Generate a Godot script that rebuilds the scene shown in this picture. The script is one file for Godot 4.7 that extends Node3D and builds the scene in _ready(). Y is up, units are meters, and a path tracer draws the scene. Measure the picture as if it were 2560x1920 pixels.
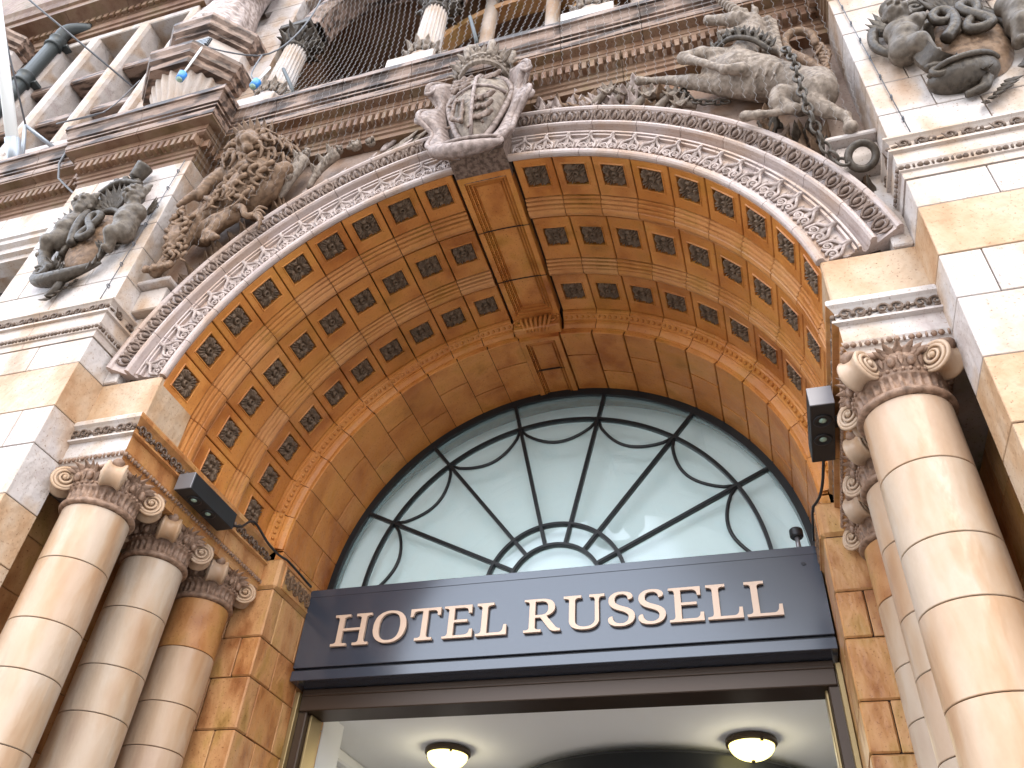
extends Node3D
# Arch coordinates: origin at the centre of the entrance arch on the facade plane, one unit = the arch radius.
const S := 2.2
const YC := 4.8166
const GY := -2.1894
var mats := {}
var used := {}
var orgs := {}
var rng := RandomNumberGenerator.new()
var texs := {}

func v3(x: float, y: float, z: float) -> Vector3: return Vector3(x, y, z)
func lin(r: float, g: float, b: float) -> Color: return Color(r, g, b).linear_to_srgb()

# ---------- nodes ----------
func numbered(called: String) -> String:
	if not used.has(called):
		used[called] = 0
		return called
	used[called] += 1
	return "%s_%03d" % [called, used[called]]

func thing(called: String, label: String, category: String, org: Vector3, group := "") -> Node3D:
	var o := Node3D.new()
	o.name = numbered(called)
	add_child(o)
	o.position = org * S + Vector3(0, YC, 0)
	orgs[o] = org
	o.set_meta("label", label)
	o.set_meta("category", category)
	if group != "": o.set_meta("group", group)
	return o

func put(parent: Node, called: String, mesh: Mesh, mat: Material, xf := Transform3D.IDENTITY) -> MeshInstance3D:
	var m := MeshInstance3D.new()
	m.name = called
	m.mesh = mesh
	m.material_override = mat
	var o := xf.origin * S
	if orgs.has(parent): o -= orgs[parent] * S
	m.transform = Transform3D(xf.basis, o)
	parent.add_child(m, true)
	return m

func setting(called: String, mesh: Mesh, mat: Material) -> MeshInstance3D:
	var m := MeshInstance3D.new()
	m.name = called
	m.mesh = mesh
	m.material_override = mat
	m.position = Vector3(0, YC, 0)
	add_child(m)
	m.set_meta("kind", "structure")
	return m

func copy_thing(o: Node3D, label: String, org: Vector3, turn := 0.0) -> Node3D:
	var c: Node3D = o.duplicate()
	c.name = numbered(String(o.name))
	add_child(c)
	c.position = org * S + Vector3(0, YC, 0)
	c.rotation.y = turn
	c.set_meta("label", label)
	return c

# ---------- mesh helpers (all in arch units, scaled on the way in) ----------
func nb() -> SurfaceTool:
	var st := SurfaceTool.new()
	st.begin(Mesh.PRIMITIVE_TRIANGLES)
	st.set_smooth_group(-1)
	return st

func fin(st: SurfaceTool) -> ArrayMesh:
	st.generate_normals()
	return st.commit()

func tri(st: SurfaceTool, a: Vector3, b: Vector3, c: Vector3) -> void:
	st.add_vertex(a * S); st.add_vertex(c * S); st.add_vertex(b * S)

func quad(st: SurfaceTool, a: Vector3, b: Vector3, c: Vector3, d: Vector3) -> void:
	tri(st, a, b, c); tri(st, a, c, d)

func quad_out(st: SurfaceTool, a: Vector3, b: Vector3, c: Vector3, d: Vector3, o: Vector3) -> void:
	var n := (b - a).cross(c - a)
	if n.dot((a + c) * 0.5 - o) < 0.0: quad(st, a, d, c, b)
	else: quad(st, a, b, c, d)

# rows of points; mode 0 smooth, 1 smooth along the path only, 2 flat
func lattice(st: SurfaceTool, rows: Array, mode := 0, close := false, g0 := 1) -> void:
	var n: int = rows[0].size()
	var m := n if close else n - 1
	for j in m:
		st.set_smooth_group(g0 if mode == 0 else (g0 + j if mode == 1 else -1))
		var k := (j + 1) % n
		for i in rows.size() - 1:
			quad(st, rows[i][j], rows[i + 1][j], rows[i + 1][k], rows[i][k])
	st.set_smooth_group(-1)

func cbox(st: SurfaceTool, a: Vector3, b: Vector3, ch := 0.003) -> void:
	var ctr := (a + b) * 0.5
	var h := (b - a) * 0.5
	var P := func(sx: int, sy: int, sz: int, k: int) -> Vector3:
		var e := Vector3(h.x - ch, h.y - ch, h.z - ch)
		e[k] = h[k]
		return ctr + Vector3(e.x * sx, e.y * sy, e.z * sz)
	for s in [-1, 1]:
		quad_out(st, P.call(s, -1, -1, 0), P.call(s, 1, -1, 0), P.call(s, 1, 1, 0), P.call(s, -1, 1, 0), ctr)
		quad_out(st, P.call(-1, s, -1, 1), P.call(1, s, -1, 1), P.call(1, s, 1, 1), P.call(-1, s, 1, 1), ctr)
		quad_out(st, P.call(-1, -1, s, 2), P.call(1, -1, s, 2), P.call(1, 1, s, 2), P.call(-1, 1, s, 2), ctr)
		for t in [-1, 1]:
			quad_out(st, P.call(s, t, -1, 0), P.call(s, t, 1, 0), P.call(s, t, 1, 1), P.call(s, t, -1, 1), ctr)
			quad_out(st, P.call(s, -1, t, 0), P.call(s, 1, t, 0), P.call(s, 1, t, 2), P.call(s, -1, t, 2), ctr)
			quad_out(st, P.call(-1, s, t, 1), P.call(1, s, t, 1), P.call(1, s, t, 2), P.call(-1, s, t, 2), ctr)
			for u in [-1, 1]:
				var p0: Vector3 = P.call(s, t, u, 0)
				var p1: Vector3 = P.call(s, t, u, 1)
				var p2: Vector3 = P.call(s, t, u, 2)
				if (p1 - p0).cross(p2 - p0).dot(p0 - ctr) < 0.0: tri(st, p0, p2, p1)
				else: tri(st, p0, p1, p2)

func bx(a: Vector3, b: Vector3, ch := 0.003) -> ArrayMesh:
	var st := nb()
	cbox(st, a, b, ch)
	return fin(st)

# tube along points with radii; squash flattens it along the given axis
func tube(st: SurfaceTool, pts: Array, radii: Array, n := 7, cap := true, group := 1) -> void:
	var rows := []
	var up := Vector3(0.13, 0.21, 0.97)
	for i in pts.size():
		var d: Vector3 = (pts[min(i + 1, pts.size() - 1)] - pts[max(i - 1, 0)]).normalized()
		var a := d.cross(up)
		if a.length() < 0.01: a = d.cross(Vector3.RIGHT)
		a = a.normalized()
		var b := d.cross(a)
		up = a.cross(d)
		var r: float = radii[i] if i < radii.size() else radii[-1]
		var row := PackedVector3Array()
		for k in n + 1:
			var t := TAU * k / n
			row.append(pts[i] + (a * cos(t) + b * sin(t)) * r)
		rows.append(row)
	if cap:
		for e in [0, -1]:
			var c := PackedVector3Array()
			for k in n + 1: c.append(pts[e])
			if e == 0: rows.push_front(c)
			else: rows.append(c)
	lattice(st, rows, 0, false, group)

func spline(pts: Array, n: int) -> Array:
	var c := Curve3D.new()
	c.bake_interval = 0.004
	for i in pts.size():
		var t: Vector3 = (pts[min(i + 1, pts.size() - 1)] - pts[max(i - 1, 0)]) / 6.0
		c.add_point(pts[i], -t, t)
	var out := []
	var L := c.get_baked_length()
	for i in n: out.append(c.sample_baked(L * i / (n - 1.0), true))
	return out

func taper(a: float, b: float, n: int, p := 1.0) -> Array:
	var o := []
	for i in n: o.append(lerpf(a, b, pow(i / (n - 1.0), p)))
	return o

func vine(st: SurfaceTool, pts: Array, r0: float, r1: float, n := 14, seg := 7) -> void:
	tube(st, spline(pts, n), taper(r0, r1, n), seg)

func spiral(st: SurfaceTool, c: Vector3, ax: Vector3, ay: Vector3, r0: float, r1: float, turns: float, w0: float, w1: float, start := 0.0, n := 30, rise := Vector3.ZERO) -> void:
	var p := []
	for i in n:
		var t := i / (n - 1.0)
		var a := start + turns * TAU * t
		var r := lerpf(r0, r1, t)
		p.append(c + ax * (r * cos(a)) + ay * (r * sin(a)) + rise * t)
	tube(st, p, taper(w0, w1, n), 6)

func ellip(st: SurfaceTool, c: Vector3, r: Vector3, b := Basis.IDENTITY, nu := 10, nv := 7) -> void:
	var rows := []
	for i in nv + 1:
		var t := PI * i / nv
		var row := PackedVector3Array()
		for k in nu + 1:
			var q := TAU * k / nu
			row.append(c + b * Vector3(r.x * sin(t) * cos(q), r.y * cos(t), r.z * sin(t) * sin(q)))
		rows.append(row)
	lattice(st, rows, 0)

func torus(st: SurfaceTool, c: Vector3, ax: Vector3, ay: Vector3, R: float, r: float, stretch := 1.0, nR := 16, nr := 6) -> void:
	var az := ax.cross(ay)
	var rows := []
	for i in nR + 1:
		var t := TAU * i / nR
		var o := c + ax * (R * stretch * cos(t)) + ay * (R * sin(t))
		var rad := (ax * cos(t) + ay * sin(t)).normalized()
		var row := PackedVector3Array()
		for k in nr + 1:
			var q := TAU * k / nr
			row.append(o + rad * (r * cos(q)) + az * (r * sin(q)))
		rows.append(row)
	lattice(st, rows, 0)

# lathe about the vertical axis through (cx, cz); prof = [Vector2(radius, y)]
func lathe(st: SurfaceTool, cx: float, cz: float, prof: Array, n := 40, mode := 1, a0 := 0.0, a1 := TAU) -> void:
	var rows := []
	for i in n + 1:
		var t := lerpf(a0, a1, i / float(n))
		var row := PackedVector3Array()
		for p in prof: row.append(Vector3(cx + p.x * cos(t), p.y, cz + p.x * sin(t)))
		rows.append(row)
	lattice(st, rows, mode)

# acanthus-like leaf: base point, direction, facing normal
func leaf(st: SurfaceTool, base: Vector3, d: Vector3, nrm: Vector3, ln: float, w: float, curl := 0.3, lobes := 3.0) -> void:
	d = d.normalized()
	var s := d.cross(nrm).normalized()
	nrm = s.cross(d).normalized()
	var rows := []
	var N := 9
	for i in N + 1:
		var t := i / float(N)
		var wd := w * (sin(PI * pow(t, 0.75)) * 0.9 + 0.12 * (1.0 - t)) * (0.82 + 0.28 * absf(sin(t * PI * lobes)))
		var c := base + d * (ln * t * (1.0 - 0.25 * curl * t)) + nrm * (ln * curl * (t * t * 1.0 - 0.0))
		var row := PackedVector3Array()
		row.append(c - s * wd - nrm * wd * 0.35)
		row.append(c - s * wd * 0.5 + nrm * wd * 0.18)
		row.append(c - nrm * wd * 0.05)
		row.append(c + s * wd * 0.5 + nrm * wd * 0.18)
		row.append(c + s * wd - nrm * wd * 0.35)
		row.append(c - nrm * (wd * 0.5 + 0.002))
		row.append(c - s * wd - nrm * wd * 0.35)
		rows.append(row)
	lattice(st, rows, 0)

# ---------- vault helpers ----------
func pol(a: float, z: float, r: float, yc := 0.0) -> Vector3:
	return Vector3(r * sin(deg_to_rad(a)), yc + r * cos(deg_to_rad(a)), z)

func arcblock(a0: float, a1: float, z0: float, z1: float, r: float, yc := 0.0, dep := 0.03, ch := 0.002, nu := 4) -> ArrayMesh:
	var st := nb()
	var da := rad_to_deg(ch / r)
	var prof := [[z0, dep], [z0, ch], [z0 + ch * signf(z1 - z0), 0.0], [z1 - ch * signf(z1 - z0), 0.0], [z1, ch], [z1, dep]]
	var rows := []
	var angs := [a0, a0]
	for i in nu + 1: angs.append(lerpf(a0 + da, a1 - da, i / float(nu)))
	angs.append(a1); angs.append(a1)
	for i in angs.size():
		var row := PackedVector3Array()
		for p in prof:
			var d: float = p[1]
			if i == 0 or i == angs.size() - 1: d = dep
			elif i == 1 or i == angs.size() - 2: d = maxf(d, ch)
			row.append(pol(angs[i], p[0], r + d, yc))
		rows.append(row)
	lattice(st, rows, 2)
	return fin(st)

# sweep a (r, z) profile round the arch
func arcsweep(st: SurfaceTool, a0: float, a1: float, prof: Array, yc := 0.0, step := 1.6, caps := true) -> void:
	var n := int(ceil(absf(a1 - a0) / step))
	var rows := []
	for i in n + 1:
		var a := lerpf(a0, a1, i / float(n))
		var row := PackedVector3Array()
		for p in prof: row.append(pol(a, p.y, p.x, yc))
		rows.append(row)
	lattice(st, rows, 1)
	if caps:
		var idx := Geometry2D.triangulate_polygon(PackedVector2Array(prof))
		for e in [a0, a1]:
			for i in range(0, idx.size(), 3):
				tri(st, pol(e, prof[idx[i]].y, prof[idx[i]].x, yc), pol(e, prof[idx[i + 1]].y, prof[idx[i + 1]].x, yc), pol(e, prof[idx[i + 2]].y, prof[idx[i + 2]].x, yc))

# sweep an (out, y) profile along a plan path [(x, z)]; start and end offsets may be mitred
func plan_rows(path: Array, prof: Array) -> Array:
	var rows := []
	for i in path.size():
		var nrm := Vector2.ZERO
		var n1 := Vector2.ZERO
		var n2 := Vector2.ZERO
		if i > 0:
			var d: Vector2 = (path[i] - path[i - 1]).normalized()
			n1 = Vector2(-d.y, d.x)
		if i < path.size() - 1:
			var d2: Vector2 = (path[i + 1] - path[i]).normalized()
			n2 = Vector2(-d2.y, d2.x)
		if i == 0: nrm = n2
		elif i == path.size() - 1: nrm = n1
		else: nrm = (n1 + n2) / (1.0 + n1.dot(n2))
		var row := PackedVector3Array()
		for p in prof: row.append(Vector3(path[i].x + nrm.x * p.x, p.y, path[i].y + nrm.y * p.x))
		rows.append(row)
	return rows

func caps2(st: SurfaceTool, prof: Array, row: PackedVector3Array) -> void:
	var idx := Geometry2D.triangulate_polygon(PackedVector2Array(prof))
	for i in range(0, idx.size(), 3): tri(st, row[idx[i]], row[idx[i + 1]], row[idx[i + 2]])

# moulded course cut into stones: one mesh per stone, under parent
func course(parent: Node, called: String, path: Array, prof: Array, tone: String, seg: float, gap := 0.0022) -> void:
	var rows := plan_rows(path, prof)
	var tones := tone.split("|")
	for i in path.size() - 1:
		var L: float = (path[i + 1] - path[i]).length()
		var n := maxi(1, int(round(L / seg)))
		for k in n:
			var t0 := k / float(n)
			var t1 := (k + 1) / float(n)
			if k > 0: t0 += gap * 0.5 / L
			if k < n - 1: t1 -= gap * 0.5 / L
			var st := nb()
			var ra := PackedVector3Array()
			var rb := PackedVector3Array()
			var d: Vector2 = (path[i + 1] - path[i]).normalized()
			var nn := Vector2(-d.y, d.x)
			for j in prof.size():
				var base0: Vector2 = path[i].lerp(path[i + 1], t0) + nn * prof[j].x
				var base1: Vector2 = path[i].lerp(path[i + 1], t1) + nn * prof[j].x
				ra.append(rows[i][j] if k == 0 else Vector3(base0.x, prof[j].y, base0.y))
				rb.append(rows[i + 1][j] if k == n - 1 else Vector3(base1.x, prof[j].y, base1.y))
			lattice(st, [ra, rb], 2)
			caps2(st, prof, ra)
			caps2(st, prof, rb)
			put(parent, called, fin(st), tone_mat(tones[mini(i, tones.size() - 1)]))

# ---------- implicit bodies: smooth union of tapered capsules, meshed as surface nets ----------
func body(st: SurfaceTool, prims: Array, cell: float, k: float, amp := 0.0, freq := 30.0, sd := 1) -> void:
	var mn := Vector3(1e9, 1e9, 1e9)
	var mx := -mn
	for p in prims:
		var r: float = maxf(p[2], p[3]) + k * 0.5 + cell * 3.0
		for e in [p[0], p[1]]:
			mn = mn.min(e - Vector3.ONE * r)
			mx = mx.max(e + Vector3.ONE * r)
	var nx := int((mx.x - mn.x) / cell) + 2
	var ny := int((mx.y - mn.y) / cell) + 2
	var nz := int((mx.z - mn.z) / cell) + 2
	var g := PackedFloat32Array()
	g.resize(nx * ny * nz)
	g.fill(1.0)
	for p in prims:
		var a: Vector3 = p[0]
		var b: Vector3 = p[1]
		var ra: float = p[2]
		var rb: float = p[3]
		var r := maxf(ra, rb) + k + cell * 2.0
		var lo := ((a.min(b) - Vector3.ONE * r - mn) / cell).floor()
		var hi := ((a.max(b) + Vector3.ONE * r - mn) / cell).ceil()
		var ba := b - a
		var l2 := maxf(ba.length_squared(), 1e-9)
		for i in range(maxi(0, int(lo.x)), mini(nx, int(hi.x) + 1)):
			for j in range(maxi(0, int(lo.y)), mini(ny, int(hi.y) + 1)):
				var o := (i * ny + j) * nz
				for l in range(maxi(0, int(lo.z)), mini(nz, int(hi.z) + 1)):
					var q := mn + Vector3(i, j, l) * cell - a
					var t := clampf(q.dot(ba) / l2, 0.0, 1.0)
					var d := (q - ba * t).length() - lerpf(ra, rb, t)
					var e := g[o + l]
					var h := maxf(k - absf(e - d), 0.0) / k
					g[o + l] = minf(e, d) - h * h * k * 0.25
	if amp > 0.0:
		var ns := FastNoiseLite.new()
		ns.seed = sd
		ns.frequency = freq
		ns.fractal_octaves = 2
		for i in nx:
			for j in ny:
				var o := (i * ny + j) * nz
				for l in nz:
					if absf(g[o + l]) < cell * 3.0 + amp:
						g[o + l] += amp * ns.get_noise_3d(mn.x + i * cell, mn.y + j * cell, mn.z + l * cell)
	var vi := {}
	var offs := [0, 1, nz, nz + 1, ny * nz, ny * nz + 1, ny * nz + nz, ny * nz + nz + 1]
	var cpos := [Vector3(0, 0, 0), Vector3(0, 0, 1), Vector3(0, 1, 0), Vector3(0, 1, 1), Vector3(1, 0, 0), Vector3(1, 0, 1), Vector3(1, 1, 0), Vector3(1, 1, 1)]
	var edges := [[0, 1], [2, 3], [4, 5], [6, 7], [0, 2], [1, 3], [4, 6], [5, 7], [0, 4], [1, 5], [2, 6], [3, 7]]
	for i in nx - 1:
		for j in ny - 1:
			var o := (i * ny + j) * nz
			for l in nz - 1:
				var b0 := o + l
				var s0 := g[b0] < 0.0
				var same := true
				for m in range(1, 8):
					if (g[b0 + offs[m]] < 0.0) != s0:
						same = false
						break
				if same: continue
				var acc := Vector3.ZERO
				var cnt := 0
				for e in edges:
					var da := g[b0 + offs[e[0]]]
					var db := g[b0 + offs[e[1]]]
					if (da < 0.0) != (db < 0.0):
						acc += cpos[e[0]].lerp(cpos[e[1]], da / (da - db))
						cnt += 1
				vi[b0] = mn + (Vector3(i, j, l) + acc / cnt) * cell
	st.set_smooth_group(1)
	var sx := ny * nz
	var sy := nz
	for key in vi:
		var c: int = key
		var a0 := g[c]
		# edge along z, y, x from this cell's min corner
		var dz := g[c + 1]
		if (a0 < 0.0) != (dz < 0.0) and vi.has(c - sx) and vi.has(c - sy) and vi.has(c - sx - sy):
			if a0 < 0.0: quad(st, vi[c], vi[c - sx], vi[c - sx - sy], vi[c - sy])
			else: quad(st, vi[c], vi[c - sy], vi[c - sx - sy], vi[c - sx])
		var dy := g[c + sy]
		if (a0 < 0.0) != (dy < 0.0) and vi.has(c - sx) and vi.has(c - 1) and vi.has(c - sx - 1):
			if a0 < 0.0: quad(st, vi[c], vi[c - 1], vi[c - sx - 1], vi[c - sx])
			else: quad(st, vi[c], vi[c - sx], vi[c - sx - 1], vi[c - 1])
		var dx := g[c + sx]
		if (a0 < 0.0) != (dx < 0.0) and vi.has(c - sy) and vi.has(c - 1) and vi.has(c - sy - 1):
			if a0 < 0.0: quad(st, vi[c], vi[c - sy], vi[c - sy - 1], vi[c - 1])
			else: quad(st, vi[c], vi[c - 1], vi[c - sy - 1], vi[c - sy])
	st.set_smooth_group(-1)

func chain(pts: Array, radii: Array) -> Array:
	var o := []
	for i in pts.size() - 1: o.append([pts[i], pts[i + 1], radii[i], radii[i + 1]])
	return o

func mb(prims: Array, cell: float, k: float, amp := 0.0, freq := 30.0, sd := 1) -> ArrayMesh:
	var st := nb()
	body(st, prims, cell, k, amp, freq, sd)
	return fin(st)

# ---------- materials ----------
func noise_tex(key: String, freq: float, oct: int, ramp: Array, sd: int, size := 512, typ := FastNoiseLite.TYPE_SIMPLEX_SMOOTH, nrm := -1.0) -> NoiseTexture2D:
	if texs.has(key): return texs[key]
	var t := NoiseTexture2D.new()
	var n := FastNoiseLite.new()
	n.noise_type = typ
	n.seed = sd
	n.frequency = freq
	n.fractal_octaves = oct
	t.width = size; t.height = size
	t.seamless = true
	t.noise = n
	if nrm > 0.0:
		t.as_normal_map = true
		t.bump_strength = nrm
	else:
		var g := Gradient.new()
		g.offsets = PackedFloat32Array()
		var of := PackedFloat32Array()
		var co := PackedColorArray()
		for e in ramp:
			of.append(e[0]); co.append(e[1])
		g.offsets = of
		g.colors = co
		t.color_ramp = g
	texs[key] = t
	return t

func stone(key: String, base: Color, tex: String, rough := 0.55, sc := Vector3(0.55, 0.4, 0.55), bump := 0.35) -> StandardMaterial3D:
	var m := StandardMaterial3D.new()
	m.albedo_color = base
	m.albedo_texture = texs[tex]
	m.roughness = rough
	m.metallic_specular = 0.4
	m.uv1_triplanar = true
	m.uv1_world_triplanar = true
	m.uv1_scale = sc
	m.normal_enabled = true
	m.normal_texture = texs["grain_n"]
	m.normal_scale = bump
	m.detail_enabled = true
	m.detail_albedo = texs["specks"]
	m.detail_blend_mode = BaseMaterial3D.BLEND_MODE_MUL
	m.detail_uv_layer = BaseMaterial3D.DETAIL_UV_2
	m.uv2_triplanar = true
	m.uv2_world_triplanar = true
	m.uv2_scale = Vector3(1.3, 1.3, 1.3)
	mats[key] = m
	return m

func plain(key: String, c: Color, rough: float, metal := 0.0, spec := 0.5) -> StandardMaterial3D:
	var m := StandardMaterial3D.new()
	m.albedo_color = c
	m.roughness = rough
	m.metallic = metal
	m.metallic_specular = spec
	mats[key] = m
	return m

func tone_mat(t: String) -> Material:
	# a family name picks one of its tones at random (every stone is fired a little differently)
	if mats.has(t): return mats[t]
	return mats["%s%d" % [t, rng.randi_range(0, 3)]]

func _ready() -> void:
	rng.seed = 1898
	# ---------- camera, sky, sun, exposure ----------
	var cam := Camera3D.new()
	cam.name = "camera"
	cam.position = Vector3(0.71919 * S, YC - 1.46215 * S, 1.5059 * S)
	cam.basis = Basis.from_euler(Vector3(deg_to_rad(41.2822), deg_to_rad(19.6502), deg_to_rad(4.6597)))
	cam.fov = 50.119
	cam.near = 0.05
	cam.far = 400.0
	add_child(cam)
	cam.current = true
	var we := WorldEnvironment.new()
	we.name = "environment"
	var env := Environment.new()
	env.background_mode = Environment.BG_SKY
	var sky := Sky.new()
	var sm := ProceduralSkyMaterial.new()
	sm.sky_top_color = Color(0.82, 0.87, 0.94)
	sm.sky_horizon_color = Color(1.0, 1.0, 1.0)
	sm.sky_curve = 0.2
	sm.ground_horizon_color = Color(0.6, 0.6, 0.6)
	sm.ground_bottom_color = Color(0.4, 0.4, 0.4)
	sm.energy_multiplier = 1.5
	sky.sky_material = sm
	env.sky = sky
	env.tonemap_mode = Environment.TONE_MAPPER_LINEAR
	env.tonemap_exposure = 4.1
	env.sdfgi_enabled = true
	env.ssao_enabled = true
	env.ssil_enabled = true
	we.environment = env
	add_child(we)
	var sun := DirectionalLight3D.new()
	sun.name = "sun"
	sun.light_energy = 0.18
	sun.light_color = Color(1.0, 0.97, 0.93)
	sun.light_angular_distance = 25.0
	sun.shadow_enabled = true
	sun.rotation = Vector3(deg_to_rad(-42), deg_to_rad(22), 0)
	add_child(sun)

	make_materials()
	build_ground()
	build_vault()
	build_inner_arch()
	build_archivolt()
	build_spandrels()
	build_piers()
	build_imposts()
	build_jambs()
	build_main_entablature()
	build_columns()
	build_window_and_sign()
	build_vestibule()
	build_upper_storey()
	build_sculpture()
	build_cartouches()
	build_fittings()

func make_materials() -> void:
	var W := Color.WHITE
	noise_tex("blotch", 0.006, 5, [[0.0, Color(0.86, 0.74, 0.62)], [0.35, Color(0.96, 0.91, 0.85)], [0.55, W], [0.8, Color(0.98, 0.97, 0.96)], [1.0, Color(0.9, 0.87, 0.87)]], 3)
	noise_tex("fired", 0.007, 5, [[0.0, Color(0.72, 0.6, 0.52)], [0.35, Color(0.93, 0.89, 0.86)], [0.6, W], [0.82, Color(0.92, 0.94, 0.84)], [1.0, Color(0.76, 0.76, 0.62)]], 7)
	noise_tex("soot", 0.012, 5, [[0.0, Color(0.26, 0.245, 0.235)], [0.38, Color(0.5, 0.46, 0.44)], [0.56, Color(0.95, 0.92, 0.9)], [1.0, W]], 11)
	noise_tex("grime", 0.03, 5, [[0.0, Color(0.55, 0.52, 0.5)], [0.4, Color(0.8, 0.77, 0.75)], [0.6, Color(0.97, 0.95, 0.94)], [1.0, W]], 13)
	noise_tex("specks", 0.06, 3, [[0.0, Color(0.55, 0.47, 0.41)], [0.16, Color(0.86, 0.82, 0.79)], [0.27, W], [1.0, W]], 19)
	noise_tex("grain_n", 0.03, 5, [], 23, 512, FastNoiseLite.TYPE_SIMPLEX_SMOOTH, 6.0)
	noise_tex("paving", 0.02, 4, [[0.0, Color(0.7, 0.7, 0.7)], [1.0, W]], 29)
	var f := [[0.52, 0.205, 0.048], [0.55, 0.225, 0.056], [0.48, 0.185, 0.043], [0.54, 0.23, 0.066]]
	for i in 4: stone("vault%d" % i, lin(f[i][0], f[i][1], f[i][2]), "fired", 0.42)
	f = [[0.51, 0.22, 0.068], [0.53, 0.24, 0.085], [0.49, 0.205, 0.058], [0.53, 0.25, 0.098]]
	for i in 4: stone("rib%d" % i, lin(f[i][0], f[i][1], f[i][2]), "fired", 0.4)
	f = [[0.44, 0.385, 0.36], [0.47, 0.42, 0.395], [0.445, 0.375, 0.33], [0.46, 0.40, 0.37]]
	for i in 4: stone("pale%d" % i, lin(f[i][0], f[i][1], f[i][2]), "blotch", 0.5)
	f = [[0.42, 0.295, 0.195], [0.435, 0.315, 0.215], [0.415, 0.285, 0.182], [0.435, 0.32, 0.225]]
	for i in 4: stone("buff%d" % i, lin(f[i][0], f[i][1], f[i][2]), "blotch", 0.5)
	f = [[0.42, 0.318, 0.235], [0.42, 0.30, 0.212], [0.425, 0.33, 0.25], [0.42, 0.298, 0.205]]
	for i in 4: stone("shaft%d" % i, lin(f[i][0], f[i][1], f[i][2]), "blotch", 0.36, Vector3(1.1, 0.28, 1.1), 0.2).detail_enabled = false
	f = [[0.45, 0.225, 0.088], [0.42, 0.20, 0.074], [0.47, 0.255, 0.11], [0.43, 0.225, 0.098]]
	for i in 4: stone("jamb%d" % i, lin(f[i][0], f[i][1], f[i][2]), "fired", 0.45, Vector3(0.9, 0.45, 0.9))
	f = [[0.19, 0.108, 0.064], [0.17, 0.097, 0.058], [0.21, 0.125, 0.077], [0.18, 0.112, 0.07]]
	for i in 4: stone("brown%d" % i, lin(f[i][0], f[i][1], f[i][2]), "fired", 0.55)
	f = [[0.27, 0.185, 0.14], [0.24, 0.165, 0.128], [0.30, 0.215, 0.17], [0.26, 0.185, 0.145]]
	for i in 4: stone("cornice%d" % i, lin(f[i][0], f[i][1], f[i][2]), "soot", 0.5, Vector3(0.3, 1.4, 1.4))
	f = [[0.42, 0.345, 0.32], [0.44, 0.365, 0.34], [0.40, 0.325, 0.29], [0.43, 0.35, 0.325]]
	for i in 4: stone("arch%d" % i, lin(f[i][0], f[i][1], f[i][2]), "blotch", 0.5)
	stone("carved_white", lin(0.45, 0.375, 0.345), "grime", 0.5, Vector3(0.8, 0.8, 0.8), 0.6)
	stone("carved_grey", lin(0.28, 0.23, 0.185), "grime", 0.6, Vector3(1.2, 1.2, 1.2), 0.9)
	stone("carved_bronze", lin(0.08, 0.064, 0.048), "grime", 0.45, Vector3(1.2, 1.2, 1.2), 0.7)
	stone("carved_warm", lin(0.22, 0.14, 0.085), "grime", 0.6, Vector3(1.0, 1.0, 1.0), 0.9)
	stone("carved_egg", lin(0.21, 0.15, 0.118), "grime", 0.55, Vector3(1.4, 1.4, 1.4), 0.7)
	stone("carved_shield", lin(0.33, 0.265, 0.24), "grime", 0.55, Vector3(1.1, 1.1, 1.1), 0.8)
	stone("carved_putto", lin(0.145, 0.12, 0.094), "grime", 0.5, Vector3(1.1, 1.1, 1.1), 0.6)
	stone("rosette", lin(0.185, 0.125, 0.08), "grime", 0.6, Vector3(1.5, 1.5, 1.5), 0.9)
	stone("capital", lin(0.30, 0.195, 0.135), "grime", 0.5, Vector3(1.2, 1.2, 1.2), 0.5)
	stone("band", lin(0.17, 0.12, 0.088), "grime", 0.55, Vector3(1.5, 1.5, 1.5), 0.7)
	stone("spandrel", lin(0.30, 0.215, 0.17), "blotch", 0.55)
	stone("mortar", lin(0.035, 0.022, 0.015), "fired", 0.9)
	stone("mortar_pale", lin(0.26, 0.21, 0.18), "fired", 0.9)
	stone("pavement", lin(0.45, 0.43, 0.40), "paving", 0.8, Vector3(0.5, 0.5, 0.5))
	stone("asphalt", lin(0.06, 0.06, 0.06), "paving", 0.85, Vector3(0.7, 0.7, 0.7))
	stone("marble", lin(0.66, 0.65, 0.63), "paving", 0.3, Vector3(0.5, 0.5, 0.5), 0.1)
	plain("ceiling", lin(0.80, 0.795, 0.79), 0.85)
	plain("sign", lin(0.035, 0.041, 0.058), 0.18, 0.15, 1.0)
	plain("sign_dark", lin(0.012, 0.012, 0.016), 0.35, 0.2)
	plain("letter", lin(0.52, 0.375, 0.28), 0.35, 0.2)
	plain("iron", lin(0.012, 0.013, 0.014), 0.35, 0.0, 0.4)
	plain("fitting", lin(0.02, 0.02, 0.022), 0.45, 0.3)
	plain("fitting_end", lin(0.22, 0.21, 0.22), 0.4, 0.5)
	plain("lens", lin(0.35, 0.5, 0.42), 0.08, 0.3)
	plain("bronze", lin(0.045, 0.027, 0.017), 0.4, 0.35)
	plain("brass", lin(0.26, 0.185, 0.085), 0.35, 0.6)
	plain("pipe", lin(0.03, 0.034, 0.033), 0.5)
	plain("pole", lin(0.75, 0.75, 0.73), 0.4)
	plain("grey_metal", lin(0.32, 0.34, 0.37), 0.4, 0.5)
	plain("blue", lin(0.03, 0.20, 0.55), 0.4)
	plain("wire", lin(0.10, 0.10, 0.11), 0.5)
	plain("net", lin(0.35, 0.33, 0.32), 0.7)
	plain("net_dark", lin(0.12, 0.11, 0.11), 0.7)
	plain("dark_room", lin(0.10, 0.075, 0.06), 0.9)
	plain("board", lin(0.76, 0.86, 0.86), 0.8)
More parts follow.
